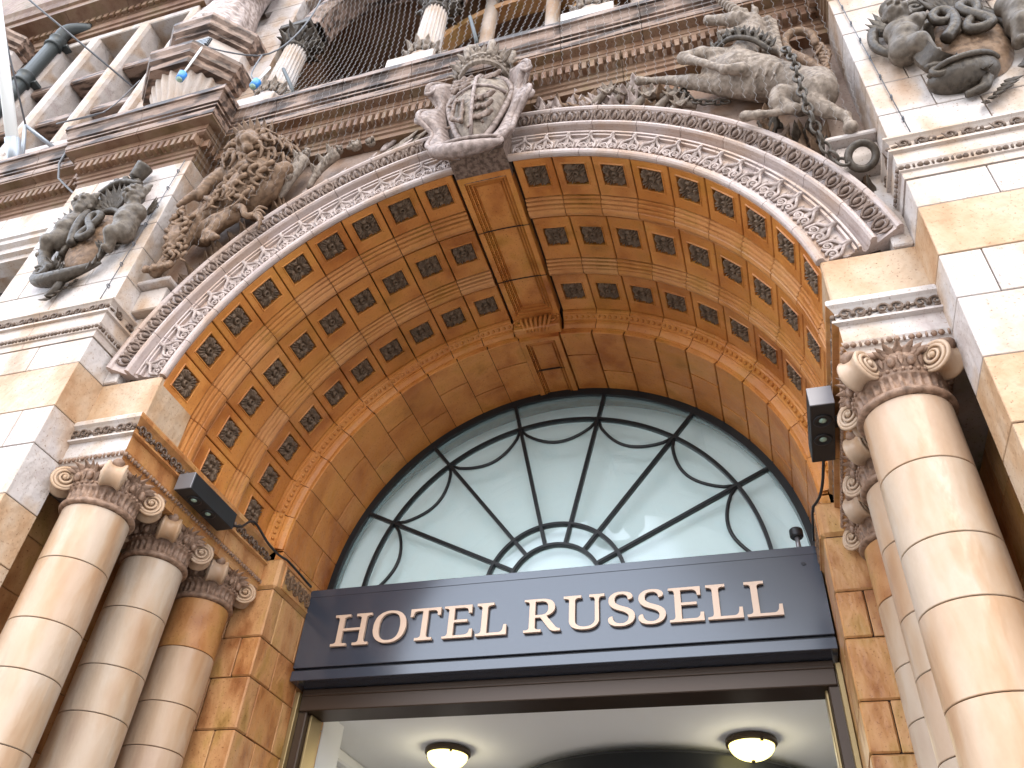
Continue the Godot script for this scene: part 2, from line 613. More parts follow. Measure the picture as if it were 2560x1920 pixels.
	var g := plain("pane", Color(0.74, 0.86, 0.86, 0.3), 0.02, 0.0, 1.0)
	g.transparency = BaseMaterial3D.TRANSPARENCY_ALPHA
	var g2 := plain("window_glass", Color(0.25, 0.25, 0.26, 0.55), 0.03, 0.0, 0.6)
	g2.transparency = BaseMaterial3D.TRANSPARENCY_ALPHA
	var b := plain("bowl", Color(1.0, 0.97, 0.72), 0.3)
	b.emission_enabled = true
	b.emission = Color(1.0, 0.93, 0.55)
	b.emission_energy_multiplier = 0.9

func build_ground() -> void:
	var st := nb()
	cbox(st, v3(-40, GY - 0.2, -0.9), v3(40, GY, 5.5), 0.002)  # unseen paving, made wide and pale to bounce light up into the vault
	setting("pavement", fin(st), mats.pavement)
	st = nb()
	cbox(st, v3(-40, GY - 0.25, 5.5), v3(40, GY - 0.06, 60), 0.002)
	setting("road", fin(st), mats.asphalt)

# ---------- the coffered barrel vault ----------
const KEY := 5.45
const PITCH := 8.25

func rosette_mesh(zc: float, r: float) -> ArrayMesh:
	var st := nb()
	var N := 34
	var hw := 0.0422
	var rows := []
	for i in N + 1:
		var row := PackedVector3Array()
		for j in N + 1:
			var x := -1.0 + 2.0 * i / N
			var y := -1.0 + 2.0 * j / N
			var q := sqrt(x * x + y * y)
			var ph := atan2(y, x)
			var l1 := smoothstep(0.25, 0.6, exp(-pow((q - 0.78) / 0.36, 2.0)) * pow(absf(sin(2.0 * ph)), 0.7)) * (0.7 + 0.3 * sin(ph * 24.0 + 1.0))
			var l2 := smoothstep(0.3, 0.7, exp(-pow((q - 0.58) / 0.22, 2.0)) * pow(absf(cos(2.0 * ph)), 2.0)) * 0.9
			var boss := exp(-pow((q - 0.2) / 0.085, 2.0)) * 1.05
			var h := maxf(maxf(l1, l2), boss) - exp(-pow(q / 0.09, 2.0)) * 0.6
			var ed := maxf(absf(x), absf(y))
			h *= smoothstep(1.0, 0.88, ed)
			row.append(v3(x * hw, r + 0.0125 - 0.0185 * h - 0.5 * x * x * hw * hw, zc + y * hw))
		rows.append(row)
	lattice(st, rows, 0)
	return fin(st)

func coffer_mesh(a0: float, a1: float, z0: float, z1: float, zc: float, r: float) -> ArrayMesh:
	var st := nb()
	var c := 0.002
	var k := rad_to_deg(1.0 / r)
	var h := 0.0425
	var A := [a0, a0, a0 + c * k, -(h + 0.005) * k, -(h + 0.003) * k, -h * k, -h * k, h * k, h * k, (h + 0.003) * k, (h + 0.005) * k, a1 - c * k, a1, a1]
	var Zs := [z0, z0, z0 - c, zc + h + 0.005, zc + h + 0.003, zc + h, zc + h, zc - h, zc - h, zc - h - 0.003, zc - h - 0.005, z1 + c, z1, z1]
	var lev := [0.03, c, 0.0, 0.0, -0.003, -0.002, 0.013, 0.013, -0.002, -0.003, 0.0, 0.0, c, 0.03]
	var rank := [0, 1, 2, 3, 4, 5, 6, 6, 5, 4, 3, 2, 1, 0]
	var rows := []
	for i in A.size():
		var row := PackedVector3Array()
		for j in Zs.size():
			var d: float = lev[i] if rank[i] <= rank[j] else lev[j]
			row.append(pol(A[i], Zs[j], r + d))
		rows.append(row)
	lattice(st, rows, 2)
	return fin(st)

func build_vault() -> void:
	var t := thing("barrel_vault", "coffered orange terracotta barrel vault over the entrance, set with rows of square rosettes", "vault", v3(0, 0.2, -0.4))
	# solid backing behind the joints
	var st := nb()
	arcsweep(st, -90.5, 90.5, [Vector2(1.022, -0.02), Vector2(1.022, -0.79), Vector2(1.16, -0.79), Vector2(1.16, -0.02), Vector2(1.022, -0.02)], 0.0, 3.0, false)
	put(t, "backing", fin(st), mats.mortar)
	var g := 0.15
	var zr := [[-0.012, -0.170, -0.082], [-0.266, -0.462, -0.354], [-0.548, -0.736, -0.634]]
	var half := PITCH * 0.5
	for row in 3:
		var blk := coffer_mesh(-half + g, half - g, zr[row][0], zr[row][1], zr[row][2], 1.0)
		var ros := rosette_mesh(zr[row][2], 1.0)
		var n := 9 if row == 0 else 10
		for s in [-1, 1]:
			for i in n:
				var a: float = s * (KEY + half + 0.95 + PITCH * i)
				a = s * (10.5 + 8.22 * i)
				var b := put(t, "coffer_block", blk, tone_mat("vault"), Transform3D(Basis(Vector3(0, 0, 1), deg_to_rad(-a)), Vector3.ZERO))
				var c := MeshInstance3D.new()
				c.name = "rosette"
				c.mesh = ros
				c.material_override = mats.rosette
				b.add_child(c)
	# moulded ribs between the rows, stone by stone
	var ribs := [
		[Vector2(1.03, -0.174), Vector2(0.997, -0.174), Vector2(0.996, -0.183), Vector2(1.006, -0.184), Vector2(1.006, -0.187), Vector2(0.992, -0.189), Vector2(0.990, -0.198), Vector2(1.002, -0.1995), Vector2(1.002, -0.203), Vector2(0.986, -0.205), Vector2(0.985, -0.214), Vector2(0.996, -0.2155), Vector2(0.985, -0.222), Vector2(0.983, -0.236), Vector2(0.987, -0.250), Vector2(0.995, -0.257), Vector2(1.006, -0.259), Vector2(1.03, -0.259)],
		[Vector2(1.03, -0.466), Vector2(0.997, -0.466), Vector2(0.996, -0.474), Vector2(1.006, -0.475), Vector2(1.006, -0.478), Vector2(0.992, -0.480), Vector2(0.990, -0.488), Vector2(1.002, -0.4895), Vector2(1.002, -0.493), Vector2(0.986, -0.495), Vector2(0.985, -0.502), Vector2(0.996, -0.5035), Vector2(0.985, -0.509), Vector2(0.983, -0.522), Vector2(0.987, -0.534), Vector2(0.995, -0.539), Vector2(1.006, -0.541), Vector2(1.03, -0.541)]]
	for p in ribs:
		for s in [-1, 1]:
			for i in 10:
				st = nb()
				var a0 := 6.4 + 8.22 * i
				arcsweep(st, -4.11 + g * 0.6, 4.11 - g * 0.6, p, 0.0, 2.1)
				put(t, "moulding_block", fin(st), tone_mat("rib"), Transform3D(Basis(Vector3(0, 0, 1), deg_to_rad(-s * (a0 + 4.11))), Vector3.ZERO))
	# inner ring with carved border
	var ring := [Vector2(1.03, -0.739), Vector2(1.0, -0.739), Vector2(0.992, -0.741), Vector2(0.990, -0.746), Vector2(0.984, -0.748), Vector2(0.972, -0.768), Vector2(0.966, -0.769), Vector2(0.966, -0.774), Vector2(0.955, -0.777), Vector2(0.947, -0.783), Vector2(0.942, -0.786), Vector2(0.935, -0.786), Vector2(0.935, -0.79), Vector2(1.03, -0.79)]
	var bead := nb()
	for k in 6:
		var a := deg_to_rad(-3.45 + 1.38 * k)
		var b := Basis(Vector3(0, 0, 1), -a)
		ellip(bead, b * v3(0, 0.9775, -0.757), v3(0.007, 0.006, 0.009), b, 6, 4)
		var b2 := Basis(Vector3(0, 0, 1), -(a + deg_to_rad(0.69)))
		leaf(bead, b2 * v3(0, 0.985, -0.749), b2 * v3(0, -0.45, -0.9), b2 * v3(0, -0.9, 0.45), 0.022, 0.0055, 0.15, 2.0)
	var bead_m := fin(bead)
	var ring_m := nb()
	arcsweep(ring_m, -4.11 + g * 0.6, 4.11 - g * 0.6, ring, 0.0, 2.1)
	var rm := fin(ring_m)
	for s in [-1, 1]:
		for i in 10:
			var b := put(t, "ring_block", rm, tone_mat("vault"), Transform3D(Basis(Vector3(0, 0, 1), deg_to_rad(-s * (10.5 + 8.22 * i))), Vector3.ZERO))
			var c := MeshInstance3D.new()
			c.name = "carved_border"
			c.mesh = bead_m
			c.material_override = mats["vault%d" % (i % 4)]
			b.add_child(c)
	# crown rib with sunk panel
	var key := put(t, "crown_rib", sunk_panel(-5.7, 5.7, -0.03, -0.738, 0.984, 0.0, [0.020, 0.027, 0.033, 0.039, 0.045, 0.051], 0.008, 0.047), mats.vault1)
	for e in [-0.27, -0.52]:
		st = nb()
		arcsweep(st, -6.0, 6.0, [Vector2(0.9795, e), Vector2(0.9795, e - 0.0022), Vector2(0.985, e - 0.0022), Vector2(0.985, e)], 0.0, 3.0)
		put(key, "joint", fin(st), mats.mortar)
	# carved bracket where the rib meets the inner arch
	st = nb()
	cbox(st, v3(-0.098, 0.925, -0.792), v3(0.098, 0.995, -0.742), 0.004)
	var br := put(t, "bracket", fin(st), mats.vault3)
	st = nb()
	for k in 7:
		var x := -0.06 + 0.02 * k
		vine(st, [v3(x, 0.985, -0.745), v3(x * 1.05, 0.965, -0.728), v3(x * 0.9, 0.94, -0.74), v3(x * 0.7, 0.92, -0.76)], 0.009, 0.006, 8, 6)
	for sx in [-1, 1]:
		spiral(st, v3(sx * 0.072, 0.962, -0.738), v3(sx, 0, 0), v3(0, 1, 0), 0.022, 0.004, 1.6, 0.006, 0.004)
	put(br, "acanthus", fin(st), mats.vault0)
	# plain lowest stones of the first row, over the impost
	for s in [-1, 1]:
		put(t, "springer_block", arcblock(s * 80.6, s * 90.2, -0.012, -0.171, 1.0, 0.0, 0.03, 0.002, 3), tone_mat("vault"))
		put(t, "springer_block", arcblock(s * 88.7, s * 90.2, -0.266, -0.737, 1.0, 0.0, 0.03, 0.002, 2), tone_mat("vault"))

# block on the vault with stepped frames sinking towards a panel
func sunk_panel(a0: float, a1: float, z0: float, z1: float, r: float, yc: float, steps: Array, dstep: float, _inset: float) -> ArrayMesh:
	var st := nb()
	var k := rad_to_deg(1.0 / r)
	var A := [a0, a0]
	var Z1 := [z0, z0]
	var lev := [0.05, 0.0]
	for i in steps.size():
		A.append(a0 + steps[i] * k); A.append(a0 + steps[i] * k + 0.002 * k)
		Z1.append(z0 - steps[i]); Z1.append(z0 - steps[i] - 0.002)
		lev.append(dstep * 0.35 * i - (0.005 if i % 2 == 1 else 0.0)); lev.append(dstep * 0.35 * (i + 1) + (0.004 if i % 2 == 0 else 0.0))
	var n := A.size()
	var AA := A.duplicate()
	var ZZ := Z1.duplicate()
	var LL := lev.duplicate()
	var RK := []
	for i in n: RK.append(i)
	# middle lines so that the long panel follows the curve
	AA.append(0.5 * (a0 + a1)); ZZ.append(0.5 * (z0 + z1)); LL.append(lev[n - 1]); RK.append(n)
	for i in range(n - 1, -1, -1):
		AA.append(a1 - (A[i] - a0)); ZZ.append(z1 + (z0 - Z1[i])); LL.append(lev[i]); RK.append(i)
	var rows := []
	for i in AA.size():
		var row := PackedVector3Array()
		for j in ZZ.size():
			var d: float = LL[i] if RK[i] <= RK[j] else LL[j]
			row.append(pol(AA[i], ZZ[j], r + d, yc))
		rows.append(row)
	lattice(st, rows, 2)
	return fin(st)

func build_inner_arch() -> void:
	var t := thing("inner_arch", "plain orange stone arch between the carved ring and the black fanlight frame", "arch", v3(0, 0.2, -0.96))
	var yc := -0.02
	var R := 0.935
	var st := nb()
	arcsweep(st, -92, 92, [Vector2(R + 0.016, -0.79), Vector2(R + 0.016, -1.62), Vector2(R + 0.2, -1.62), Vector2(R + 0.2, -0.79)], yc, 3.0, false)
	put(t, "backing", fin(st), mats.mortar)
	var g := 0.2
	for s in [-1, 1]:
		for i in 11:
			var a0 := 5.3 + 8.25 * i + g
			var a1 := minf(5.3 + 8.25 * (i + 1) - g, 92.0)
			if a1 - a0 < 1.0: continue
			var zs := -0.92 if i % 2 == 0 else -1.02
			put(t, "voussoir", arcblock(s * a0, s * a1, -0.788, zs + 0.003, R, yc), tone_mat("vault"))
			put(t, "voussoir", arcblock(s * a0, s * a1, zs - 0.003, -1.2, R, yc), tone_mat("vault"))
	var p := put(t, "crown_panel", sunk_panel(-5.2, 5.2, -0.788, -1.2, 0.926, yc, [0.022, 0.029, 0.035, 0.041], 0.008, 0.04), mats.vault2)
	st = nb()
	arcsweep(st, -5.2, 5.2, [Vector2(0.9262, -0.98), Vector2(0.9262, -0.982), Vector2(0.935, -0.982), Vector2(0.935, -0.98)], yc, 3.0)
	put(p, "joint", fin(st), mats.mortar)

# ---------- the archivolt round the opening ----------
func build_archivolt() -> void:
	var t := thing("archivolt", "pale carved archivolt with scrolls and leaf border framing the front of the vault", "archivolt", v3(0, 0.2, 0))
	var prof := [Vector2(1.045, -0.06), Vector2(1.045, -0.0095), Vector2(0.999, -0.0095), Vector2(0.996, -0.006), Vector2(0.9945, 0.002), Vector2(0.996, 0.008), Vector2(1.001, 0.0125), Vector2(1.008, 0.014), Vector2(1.014, 0.012), Vector2(1.018, 0.006), Vector2(1.019, 0.001),
		Vector2(1.022, 0.001), Vector2(1.024, -0.003), Vector2(1.094, -0.003), Vector2(1.095, 0.008), Vector2(1.102, 0.008), Vector2(1.1025, -0.002), Vector2(1.105, -0.002), Vector2(1.1055, 0.013), Vector2(1.112, 0.013), Vector2(1.113, 0.002), Vector2(1.117, -0.008), Vector2(1.124, -0.010), Vector2(1.130, -0.004), Vector2(1.134, 0.010), Vector2(1.1345, 0.024), Vector2(1.139, 0.030), Vector2(1.146, 0.030), Vector2(1.151, 0.025), Vector2(1.1515, 0.008), Vector2(1.156, 0.008), Vector2(1.17, 0.018), Vector2(1.19, 0.030), Vector2(1.198, 0.034), Vector2(1.2, 0.040), Vector2(1.206, 0.045), Vector2(1.214, 0.044), Vector2(1.218, 0.038), Vector2(1.219, -0.06)]
	var n := 19
	var span := 78.6 * 2.0
	for i in n:
		var st := nb()
		var a0 := -78.6 + span * i / n + 0.05
		var a1 := -78.6 + span * (i + 1) / n - 0.05
		arcsweep(st, a0, a1, prof, 0.0, 1.4)
		put(t, "voussoir", fin(st), tone_mat("arch"))
	# scroll ornament on the flat band
	var st := nb()
	var z := 0.001
	spiral(st, v3(-0.0125, 1.045, z), v3(0, -1, 0), v3(1, 0, 0), 0.0165, 0.003, 1.5, 0.0042, 0.003, 0.2)
	ellip(st, v3(-0.0125, 1.045, z + 0.002), v3(0.005, 0.005, 0.005), Basis.IDENTITY, 7, 5)
	spiral(st, v3(0.020, 1.045, z), v3(0, -1, 0), v3(-1, 0, 0), 0.0165, 0.003, 1.4, 0.0042, 0.003, 0.0)
	ellip(st, v3(0.020, 1.045, z + 0.002), v3(0.0055, 0.0055, 0.005), Basis.IDENTITY, 7, 5)
	vine(st, [v3(-0.029, 1.03, z), v3(-0.027, 1.062, z + 0.002), v3(-0.012, 1.073, z + 0.004), v3(0.004, 1.079, z + 0.008), v3(0.006, 1.092, z + 0.013), v3(0.012, 1.096, z + 0.014)], 0.0045, 0.0065, 14, 7)
	vine(st, [v3(0.036, 1.03, z), v3(0.034, 1.058, z + 0.002), v3(0.022, 1.07, z + 0.004), v3(0.010, 1.082, z + 0.008), v3(0.010, 1.094, z + 0.012)], 0.0045, 0.005, 12, 7)
	leaf(st, v3(0.004, 1.048, z), v3(0.05, 1, 0.1), v3(0, 0, 1), 0.038, 0.011, 0.22, 2.0)
	leaf(st, v3(0.037, 1.062, z - 0.003), v3(0.4, 1, 0.1), v3(0, 0, 1), 0.022, 0.005, 0.1, 1.0)
	leaf(st, v3(-0.034, 1.060, z - 0.003), v3(-0.2, 1, 0.1), v3(0, 0, 1), 0.018, 0.004, 0.1, 1.0)
	var scroll := fin(st)
	for s in [-1, 1]:
		for i in 17:
			var a: float = s * (8.0 + 4.29 * i)
			put(t, "scroll_ornament", scroll, mats.carved_white, Transform3D(Basis(Vector3(0, 0, 1), deg_to_rad(-a)), Vector3.ZERO))
	# leaf-and-tongue border
	st = nb()
	var nn := v3(0, -0.5, 0.87)
	for sx in [-1, 1]:
		vine(st, [v3(0.0, 1.158, 0.017), v3(sx * 0.013, 1.166, 0.022), v3(sx * 0.019, 1.18, 0.029), v3(sx * 0.013, 1.192, 0.037), v3(sx * 0.006, 1.19, 0.039)], 0.0035, 0.0045, 10, 6)
	ellip(st, v3(0, 1.176, 0.026), v3(0.0085, 0.0135, 0.009), Basis(Vector3(1, 0, 0), 0.5), 8, 6)
	leaf(st, v3(0.0283, 1.196, 0.036), v3(0, -0.88, -0.42), nn, 0.044, 0.0075, 0.12, 3.0)
	var egg := fin(st)
	for s in [-1, 1]:
		for i in 26:
			var a: float = s * (7.6 + 2.755 * i)
			put(t, "leaf_ornament", egg, mats.carved_egg, Transform3D(Basis(Vector3(0, 0, 1), deg_to_rad(-a)), Vector3.ZERO))

# ---------- spandrels, piers, imposts ----------
func build_spandrels() -> void:
	for s in [-1, 1]:
		var t := thing("spandrel_wall", "pinkish stone spandrel wall %s" % ("behind the carved lion" if s < 0 else "behind the carved unicorn"), "wall", v3(s * 0.9, 1.0, -0.05))
		var st := nb()
		var rows := []
		for i in 42:
			var a: float = s * 80.5 * i / 41.0
			var p := pol(a, -0.02, 1.2)
			var d := v3(sin(deg_to_rad(a)), cos(deg_to_rad(a)), 0)
			var k := minf(1.345 / maxf(d.y, 0.01), 1.212 / maxf(absf(d.x), 0.01))
			var q := v3(d.x * k, d.y * k, -0.02)
			if q.y < p.y and absf(d.x) > 0.9: q.y = maxf(q.y, 0.2)
			rows.append(PackedVector3Array([v3(p.x, p.y, -0.2), p, q, v3(q.x, q.y, -0.2)]))
		lattice(st, rows, 2)
		put(t, "face", fin(st), mats.spandrel)
		# ledge block that the beast stands on
		put(t, "ledge", bx(v3(minf(s * 1.075, s * 1.21), 0.607, -0.03), v3(maxf(s * 1.075, s * 1.21), 0.625, 0.075), 0.004), mats.pale0)
		put(t, "ledge", bx(v3(minf(s * 1.10, s * 1.21), 0.50, -0.03), v3(maxf(s * 1.10, s * 1.21), 0.604, 0.045), 0.004), mats.pale2)
		put(t, "ledge", bx(v3(minf(s * 1.16, s * 1.21), 0.20, -0.03), v3(maxf(s * 1.16, s * 1.21), 0.497, 0.012), 0.004), mats.pale1)
		# the solid wall above the vault
		put(t, "core", bx(v3(minf(0.001 * s, s * 2.4), 1.165, -1.8), v3(maxf(0.001 * s, s * 2.4), 1.62, -0.06), 0.002), mats.mortar)

func wall_block(t: Node, x0: float, x1: float, y0: float, y1: float, zf: float, zb: float, tone: String, called := "block") -> MeshInstance3D:
	var e := 0.0013
	return put(t, called, bx(v3(minf(x0, x1) + e, y0 + e, zb), v3(maxf(x0, x1) - e, y1 - e, zf + rng.randf_range(-0.0008, 0.0008)), 0.0016), tone_mat(tone))

func carved_band_mesh(w: float, h: float) -> ArrayMesh:
	# one repeat: two opposed scrolling leaves and a berry cluster; origin at the middle, z outwards
	var st := nb()
	for s in [-1, 1]:
		spiral(st, v3(s * w * 0.2, 0, 0.004), v3(-s, 0, 0), v3(0, 1, 0), h * 0.46, h * 0.08, 1.3, h * 0.11, h * 0.07, -0.6, 20)
		leaf(st, v3(s * w * 0.12, -h * 0.45, 0.002), v3(s * 0.9, 0.55, 0.1), v3(0, 0, 1), w * 0.34, h * 0.2, 0.2, 3.0)
		leaf(st, v3(s * w * 0.32, h * 0.1, 0.0), v3(s * 0.9, -0.4, 0.1), v3(0, 0, 1), w * 0.2, h * 0.16, 0.15, 2.0)
	ellip(st, v3(w * 0.47, 0.0, 0.004), v3(h * 0.16, h * 0.22, h * 0.2), Basis.IDENTITY, 7, 5)
	ellip(st, v3(w * 0.43, -h * 0.3, 0.003), v3(h * 0.13, h * 0.13, h * 0.14), Basis.IDENTITY, 6, 4)
	return fin(st)

func bead_strip(path: Array, out: float, y: float, r: float, pitch: float) -> ArrayMesh:
	var st := nb()
	var rows := plan_rows(path, [Vector2(out, y)])
	for i in path.size() - 1:
		var a: Vector3 = rows[i][0]
		var b: Vector3 = rows[i + 1][0]
		var n := int((b - a).length() / pitch)
		for k in n:
			var p := a.lerp(b, (k + 0.5) / n)
			if k % 3 == 2: ellip(st, p, v3(r * 0.45, r * 1.1, r * 0.9), Basis(Vector3.UP, -atan2(b.z - a.z, b.x - a.x)), 5, 4)
			else: ellip(st, p, v3(r * 1.0, r, r), Basis(Vector3.UP, -atan2(b.z - a.z, b.x - a.x)), 6, 4)
	return fin(st)

func band_along(parent: Node, path: Array, out: float, y: float, w: float, h: float, mat: Material, called := "carved_leaf") -> void:
	var rows := plan_rows(path, [Vector2(out, y)])
	for i in path.size() - 1:
		var a: Vector3 = rows[i][0]
		var b: Vector3 = rows[i + 1][0]
		var L := (b - a).length()
		var n := maxi(1, int(round(L / w)))
		var m := carved_band_mesh(L / n, h)
		for k in n:
			put(parent, called, m, mat, Transform3D(Basis(Vector3.UP, -atan2(b.z - a.z, b.x - a.x)), a.lerp(b, (k + 0.5) / n)))

func build_piers() -> void:
	# courses: y0, y1, tone, joints measured outwards from the inner edge
	var rc := [[1.203, 1.30, "pale", [0.2, 0.42]], [1.066, 1.203, "pale", [0.31]], [0.898, 1.066, "pale", [0.14, 0.4]], [0.753, 0.898, "pale", [0.115, 0.36]], [0.599, 0.753, "pale", [0.147, 0.44]], [0.472, 0.599, "pale", [0.25, 0.5]],
		[0.196, 0.305, "pale", [0.18, 0.46]], [0.02, 0.196, "buff", [0.34]], [-0.119, 0.02, "pale", [0.087, 0.4]], [-0.292, -0.119, "pale", [0.26]], [-0.46, -0.292, "buff", [0.16, 0.44]], [-0.62, -0.46, "buff", [0.3]], [-0.79, -0.62, "buff", [0.2]], [-0.96, -0.79, "buff", [0.3]], [-1.3, -0.96, "buff", [0.2]], [-1.7, -1.3, "buff", [0.3]], [GY, -1.7, "buff", [0.2]]]
	for s in [-1, 1]:
		var t := thing("pier", "%s pale stone pier carrying the dated cartouche %s" % [("broad" if s > 0 else "narrow"), ("98" if s > 0 else "18")], "pier", v3(s * 1.5, GY, 0.05))
		var outer := 2.4 if s > 0 else 1.775
		put(t, "core", bx(v3(minf(s * 1.215, s * (outer - 0.006)), -0.147, -0.9), v3(maxf(s * 1.215, s * (outer - 0.006)), 1.3, 0.118), 0.002), mats.mortar_pale)
		put(t, "core", bx(v3(minf(s * 1.335, s * (outer - 0.006)), GY, -0.9), v3(maxf(s * 1.335, s * (outer - 0.006)), -0.148, 0.118), 0.002), mats.mortar_pale)
		put(t, "core", bx(v3(minf(s * 1.215, s * 1.334), GY, 0.006), v3(maxf(s * 1.215, s * 1.334), -0.148, 0.118), 0.002), mats.mortar_pale)
		for c in rc:
			var xs := [1.207]
			for j in c[3]:
				var x: float = 1.207 + j + (0.03 if s < 0 else 0.0)
				if x < outer - 0.08: xs.append(x)
			xs.append(outer)
			for i in xs.size() - 1:
				var inner := i == 0
				var tn: String = c[2]
				wall_block(t, s * xs[i], s * xs[i + 1], c[0], c[1], 0.125, 0.0 if inner else 0.05, tn)
			# return stones that close the reveal behind the front stones
			if c[0] > -0.13: wall_block(t, s * 1.209, s * 1.26, c[0], c[1], -0.002, -0.12, "buff" if c[0] < 0.2 else "pale", "reveal_block")
			if s < 0: wall_block(t, s * 1.74, s * 1.774, c[0], c[1], 0.048, -0.12, c[2], "reveal_block")
		var path := [Vector2(1.207, -0.02), Vector2(1.207, 0.125), Vector2(2.4, 0.125)] if s > 0 else [Vector2(-1.775, -0.02), Vector2(-1.775, 0.125), Vector2(-1.207, 0.125), Vector2(-1.207, -0.02)]
		var prof := [Vector2(-0.03, 0.470), Vector2(0.018, 0.470), Vector2(0.018, 0.464), Vector2(0.012, 0.460), Vector2(0.005, 0.452), Vector2(0.005, 0.428), Vector2(0.010, 0.424), Vector2(0.015, 0.420), Vector2(0.015, 0.412), Vector2(0.005, 0.410), Vector2(0.005, 0.362), Vector2(0.011, 0.360), Vector2(0.007, 0.352), Vector2(0.007, 0.338), Vector2(0.009, 0.333), Vector2(0.003, 0.331), Vector2(0.002, 0.307), Vector2(-0.03, 0.307)]
		course(t, "string_course", path, prof, "pale", 0.36)
		band_along(t, path, 0.006, 0.440, 0.105, 0.034, mats.band)
		put(t, "bead_moulding", bead_strip(path, 0.008, 0.346, 0.0075, 0.0145), mats.band)

func build_imposts() -> void:
	for s in [-1, 1]:
		var t := thing("impost_entablature", "carved impost entablature resting on the three %s columns" % ("left" if s < 0 else "right"), "entablature", v3(s * 1.1, -0.14, -0.35))
		var path := [Vector2(0.99, -0.775), Vector2(0.99, 0.008), Vector2(1.226, 0.008)] if s > 0 else [Vector2(-1.226, 0.008), Vector2(-0.99, 0.008), Vector2(-0.99, -0.775)]
		var prof := [Vector2(-0.06, 0.036), Vector2(0.004, 0.036), Vector2(0.020, 0.030), Vector2(0.024, 0.022), Vector2(0.024, 0.010), Vector2(0.016, 0.004), Vector2(0.008, -0.006), Vector2(0.008, -0.030), Vector2(0.016, -0.036), Vector2(0.020, -0.040), Vector2(0.020, -0.046), Vector2(0.006, -0.048), Vector2(0.006, -0.102), Vector2(0.012, -0.104), Vector2(0.009, -0.110), Vector2(0.009, -0.119), Vector2(0.004, -0.122), Vector2(0.001, -0.128), Vector2(0.0, -0.148), Vector2(-0.06, -0.148)]
		course(t, "moulded_stone", path, prof, "jamb|pale" if s > 0 else "pale|jamb", 0.26)
		put(t, "core", bx(v3(minf(s * 1.0, s * 1.335), -0.146, -0.77), v3(maxf(s * 1.0, s * 1.335), 0.03, 0.0), 0.002), mats.brown1)
		band_along(t, path, 0.010, -0.016, 0.078, 0.034, mats.band)
		put(t, "bead_moulding", bead_strip(path, 0.010, -0.114, 0.0075, 0.0145), mats.capital)
		# plain impost block between entablature and archivolt
		put(t, "impost_block", bx(v3(minf(s * 0.985, s * 1.222), 0.037, -0.172), v3(maxf(s * 0.985, s * 1.222), 0.199, 0.004), 0.004), mats.buff1)
		# side wall behind the columns
		var y := GY
		var k := 0
		for yy in [-1.7, -1.3, -0.96, -0.79, -0.625, -0.455, -0.292, -0.147]:
			var cuts := [-0.02, -0.26, -0.52, -0.78] if k % 2 == 0 else [-0.02, -0.4, -0.66, -0.78]
			for i in 3:
				put(t, "wall_block", bx(v3(minf(s * 1.31, s * 1.334), y + 0.0013, cuts[i + 1] + 0.0013), v3(maxf(s * 1.31, s * 1.334), yy - 0.0013, cuts[i] - 0.0013), 0.0016), tone_mat("jamb"))
			y = yy
			k += 1

func build_jambs() -> void:
	for s in [-1, 1]:
		var t := thing("door_jamb", "orange stone jamb with carved cap %s the sign" % ("left of" if s < 0 else "right of"), "jamb", v3(s * 1.08, GY, -0.96))
		var ys := [GY, -1.9, -1.6, -1.3, -1.1, -0.93, -0.755, -0.625, -0.455, -0.318, -0.142]
		put(t, "core", bx(v3(minf(s * 0.928, s * 1.3), GY, -1.45), v3(maxf(s * 0.928, s * 1.3), -0.02, -0.778), 0.002), mats.mortar)
		for i in ys.size() - 1:
			var xc := 0.995 if i % 2 == 0 else 1.07
			# front face: corner stone and the next one, jamb face: stones in depth
			var zc := -0.9 if i % 2 == 0 else -0.84
			var st := nb()
			cbox(st, v3(minf(s * 0.92, s * xc) + (0.0 if s > 0 else 0.0015), ys[i] + 0.0015, zc + 0.0015), v3(maxf(s * 0.92, s * xc) - (0.0015 if s > 0 else 0.0), ys[i + 1] - 0.0015, -0.77), 0.0045)
			put(t, "corner_block", fin(st), tone_mat("jamb"))
			wall_block(t, s * xc, s * 1.34, ys[i], ys[i + 1], -0.771, -0.9, "jamb")
			var zz := [zc, -1.06 if i % 2 == 0 else -1.0, -1.3]
			for k in 2:
				put(t, "block", bx(v3(minf(s * 0.921, s * 1.0), ys[i] + 0.0015, zz[k + 1] + 0.0015), v3(maxf(s * 0.921, s * 1.0), ys[i + 1] - 0.0015, zz[k] - 0.0015), 0.002), tone_mat("jamb"))
		# cap block with carved panel on the jamb side
		var cap := put(t, "cap_block", bx(v3(minf(s * 0.916, s * 1.25), -0.139, -1.2), v3(maxf(s * 0.916, s * 1.25), -0.022, -0.767), 0.010), mats.jamb2)
		for f in [[-0.128, -0.120], [-0.042, -0.034]]:
			put(cap, "fillet", bx(v3(minf(s * 0.911, s * 0.93), f[0], -1.1), v3(maxf(s * 0.911, s * 0.93), f[1], -0.80), 0.002), mats.jamb0)
		put(cap, "fillet", bx(v3(minf(s * 0.911, s * 0.93), -0.1195, -0.808), v3(maxf(s * 0.911, s * 0.93), -0.0425, -0.80), 0.002), mats.jamb0)
		var st2 := nb()
		for k in 5:
			var z := -0.835 - 0.045 * k
			for u in [-1, 1]:
				spiral(st2, v3(s * 0.914, -0.08 + u * 0.014, z + u * 0.012), v3(0, 1, 0), v3(0, 0, u), 0.018, 0.003, 1.4, 0.005, 0.003, 0.3 * k, 18)
			leaf(st2, v3(s * 0.914, -0.1, z + 0.015), v3(0, 0.9, -0.5), v3(-s, 0, 0), 0.05, 0.011, 0.15, 3.0)
		put(cap, "carved_panel", fin(st2), mats.carved_warm)

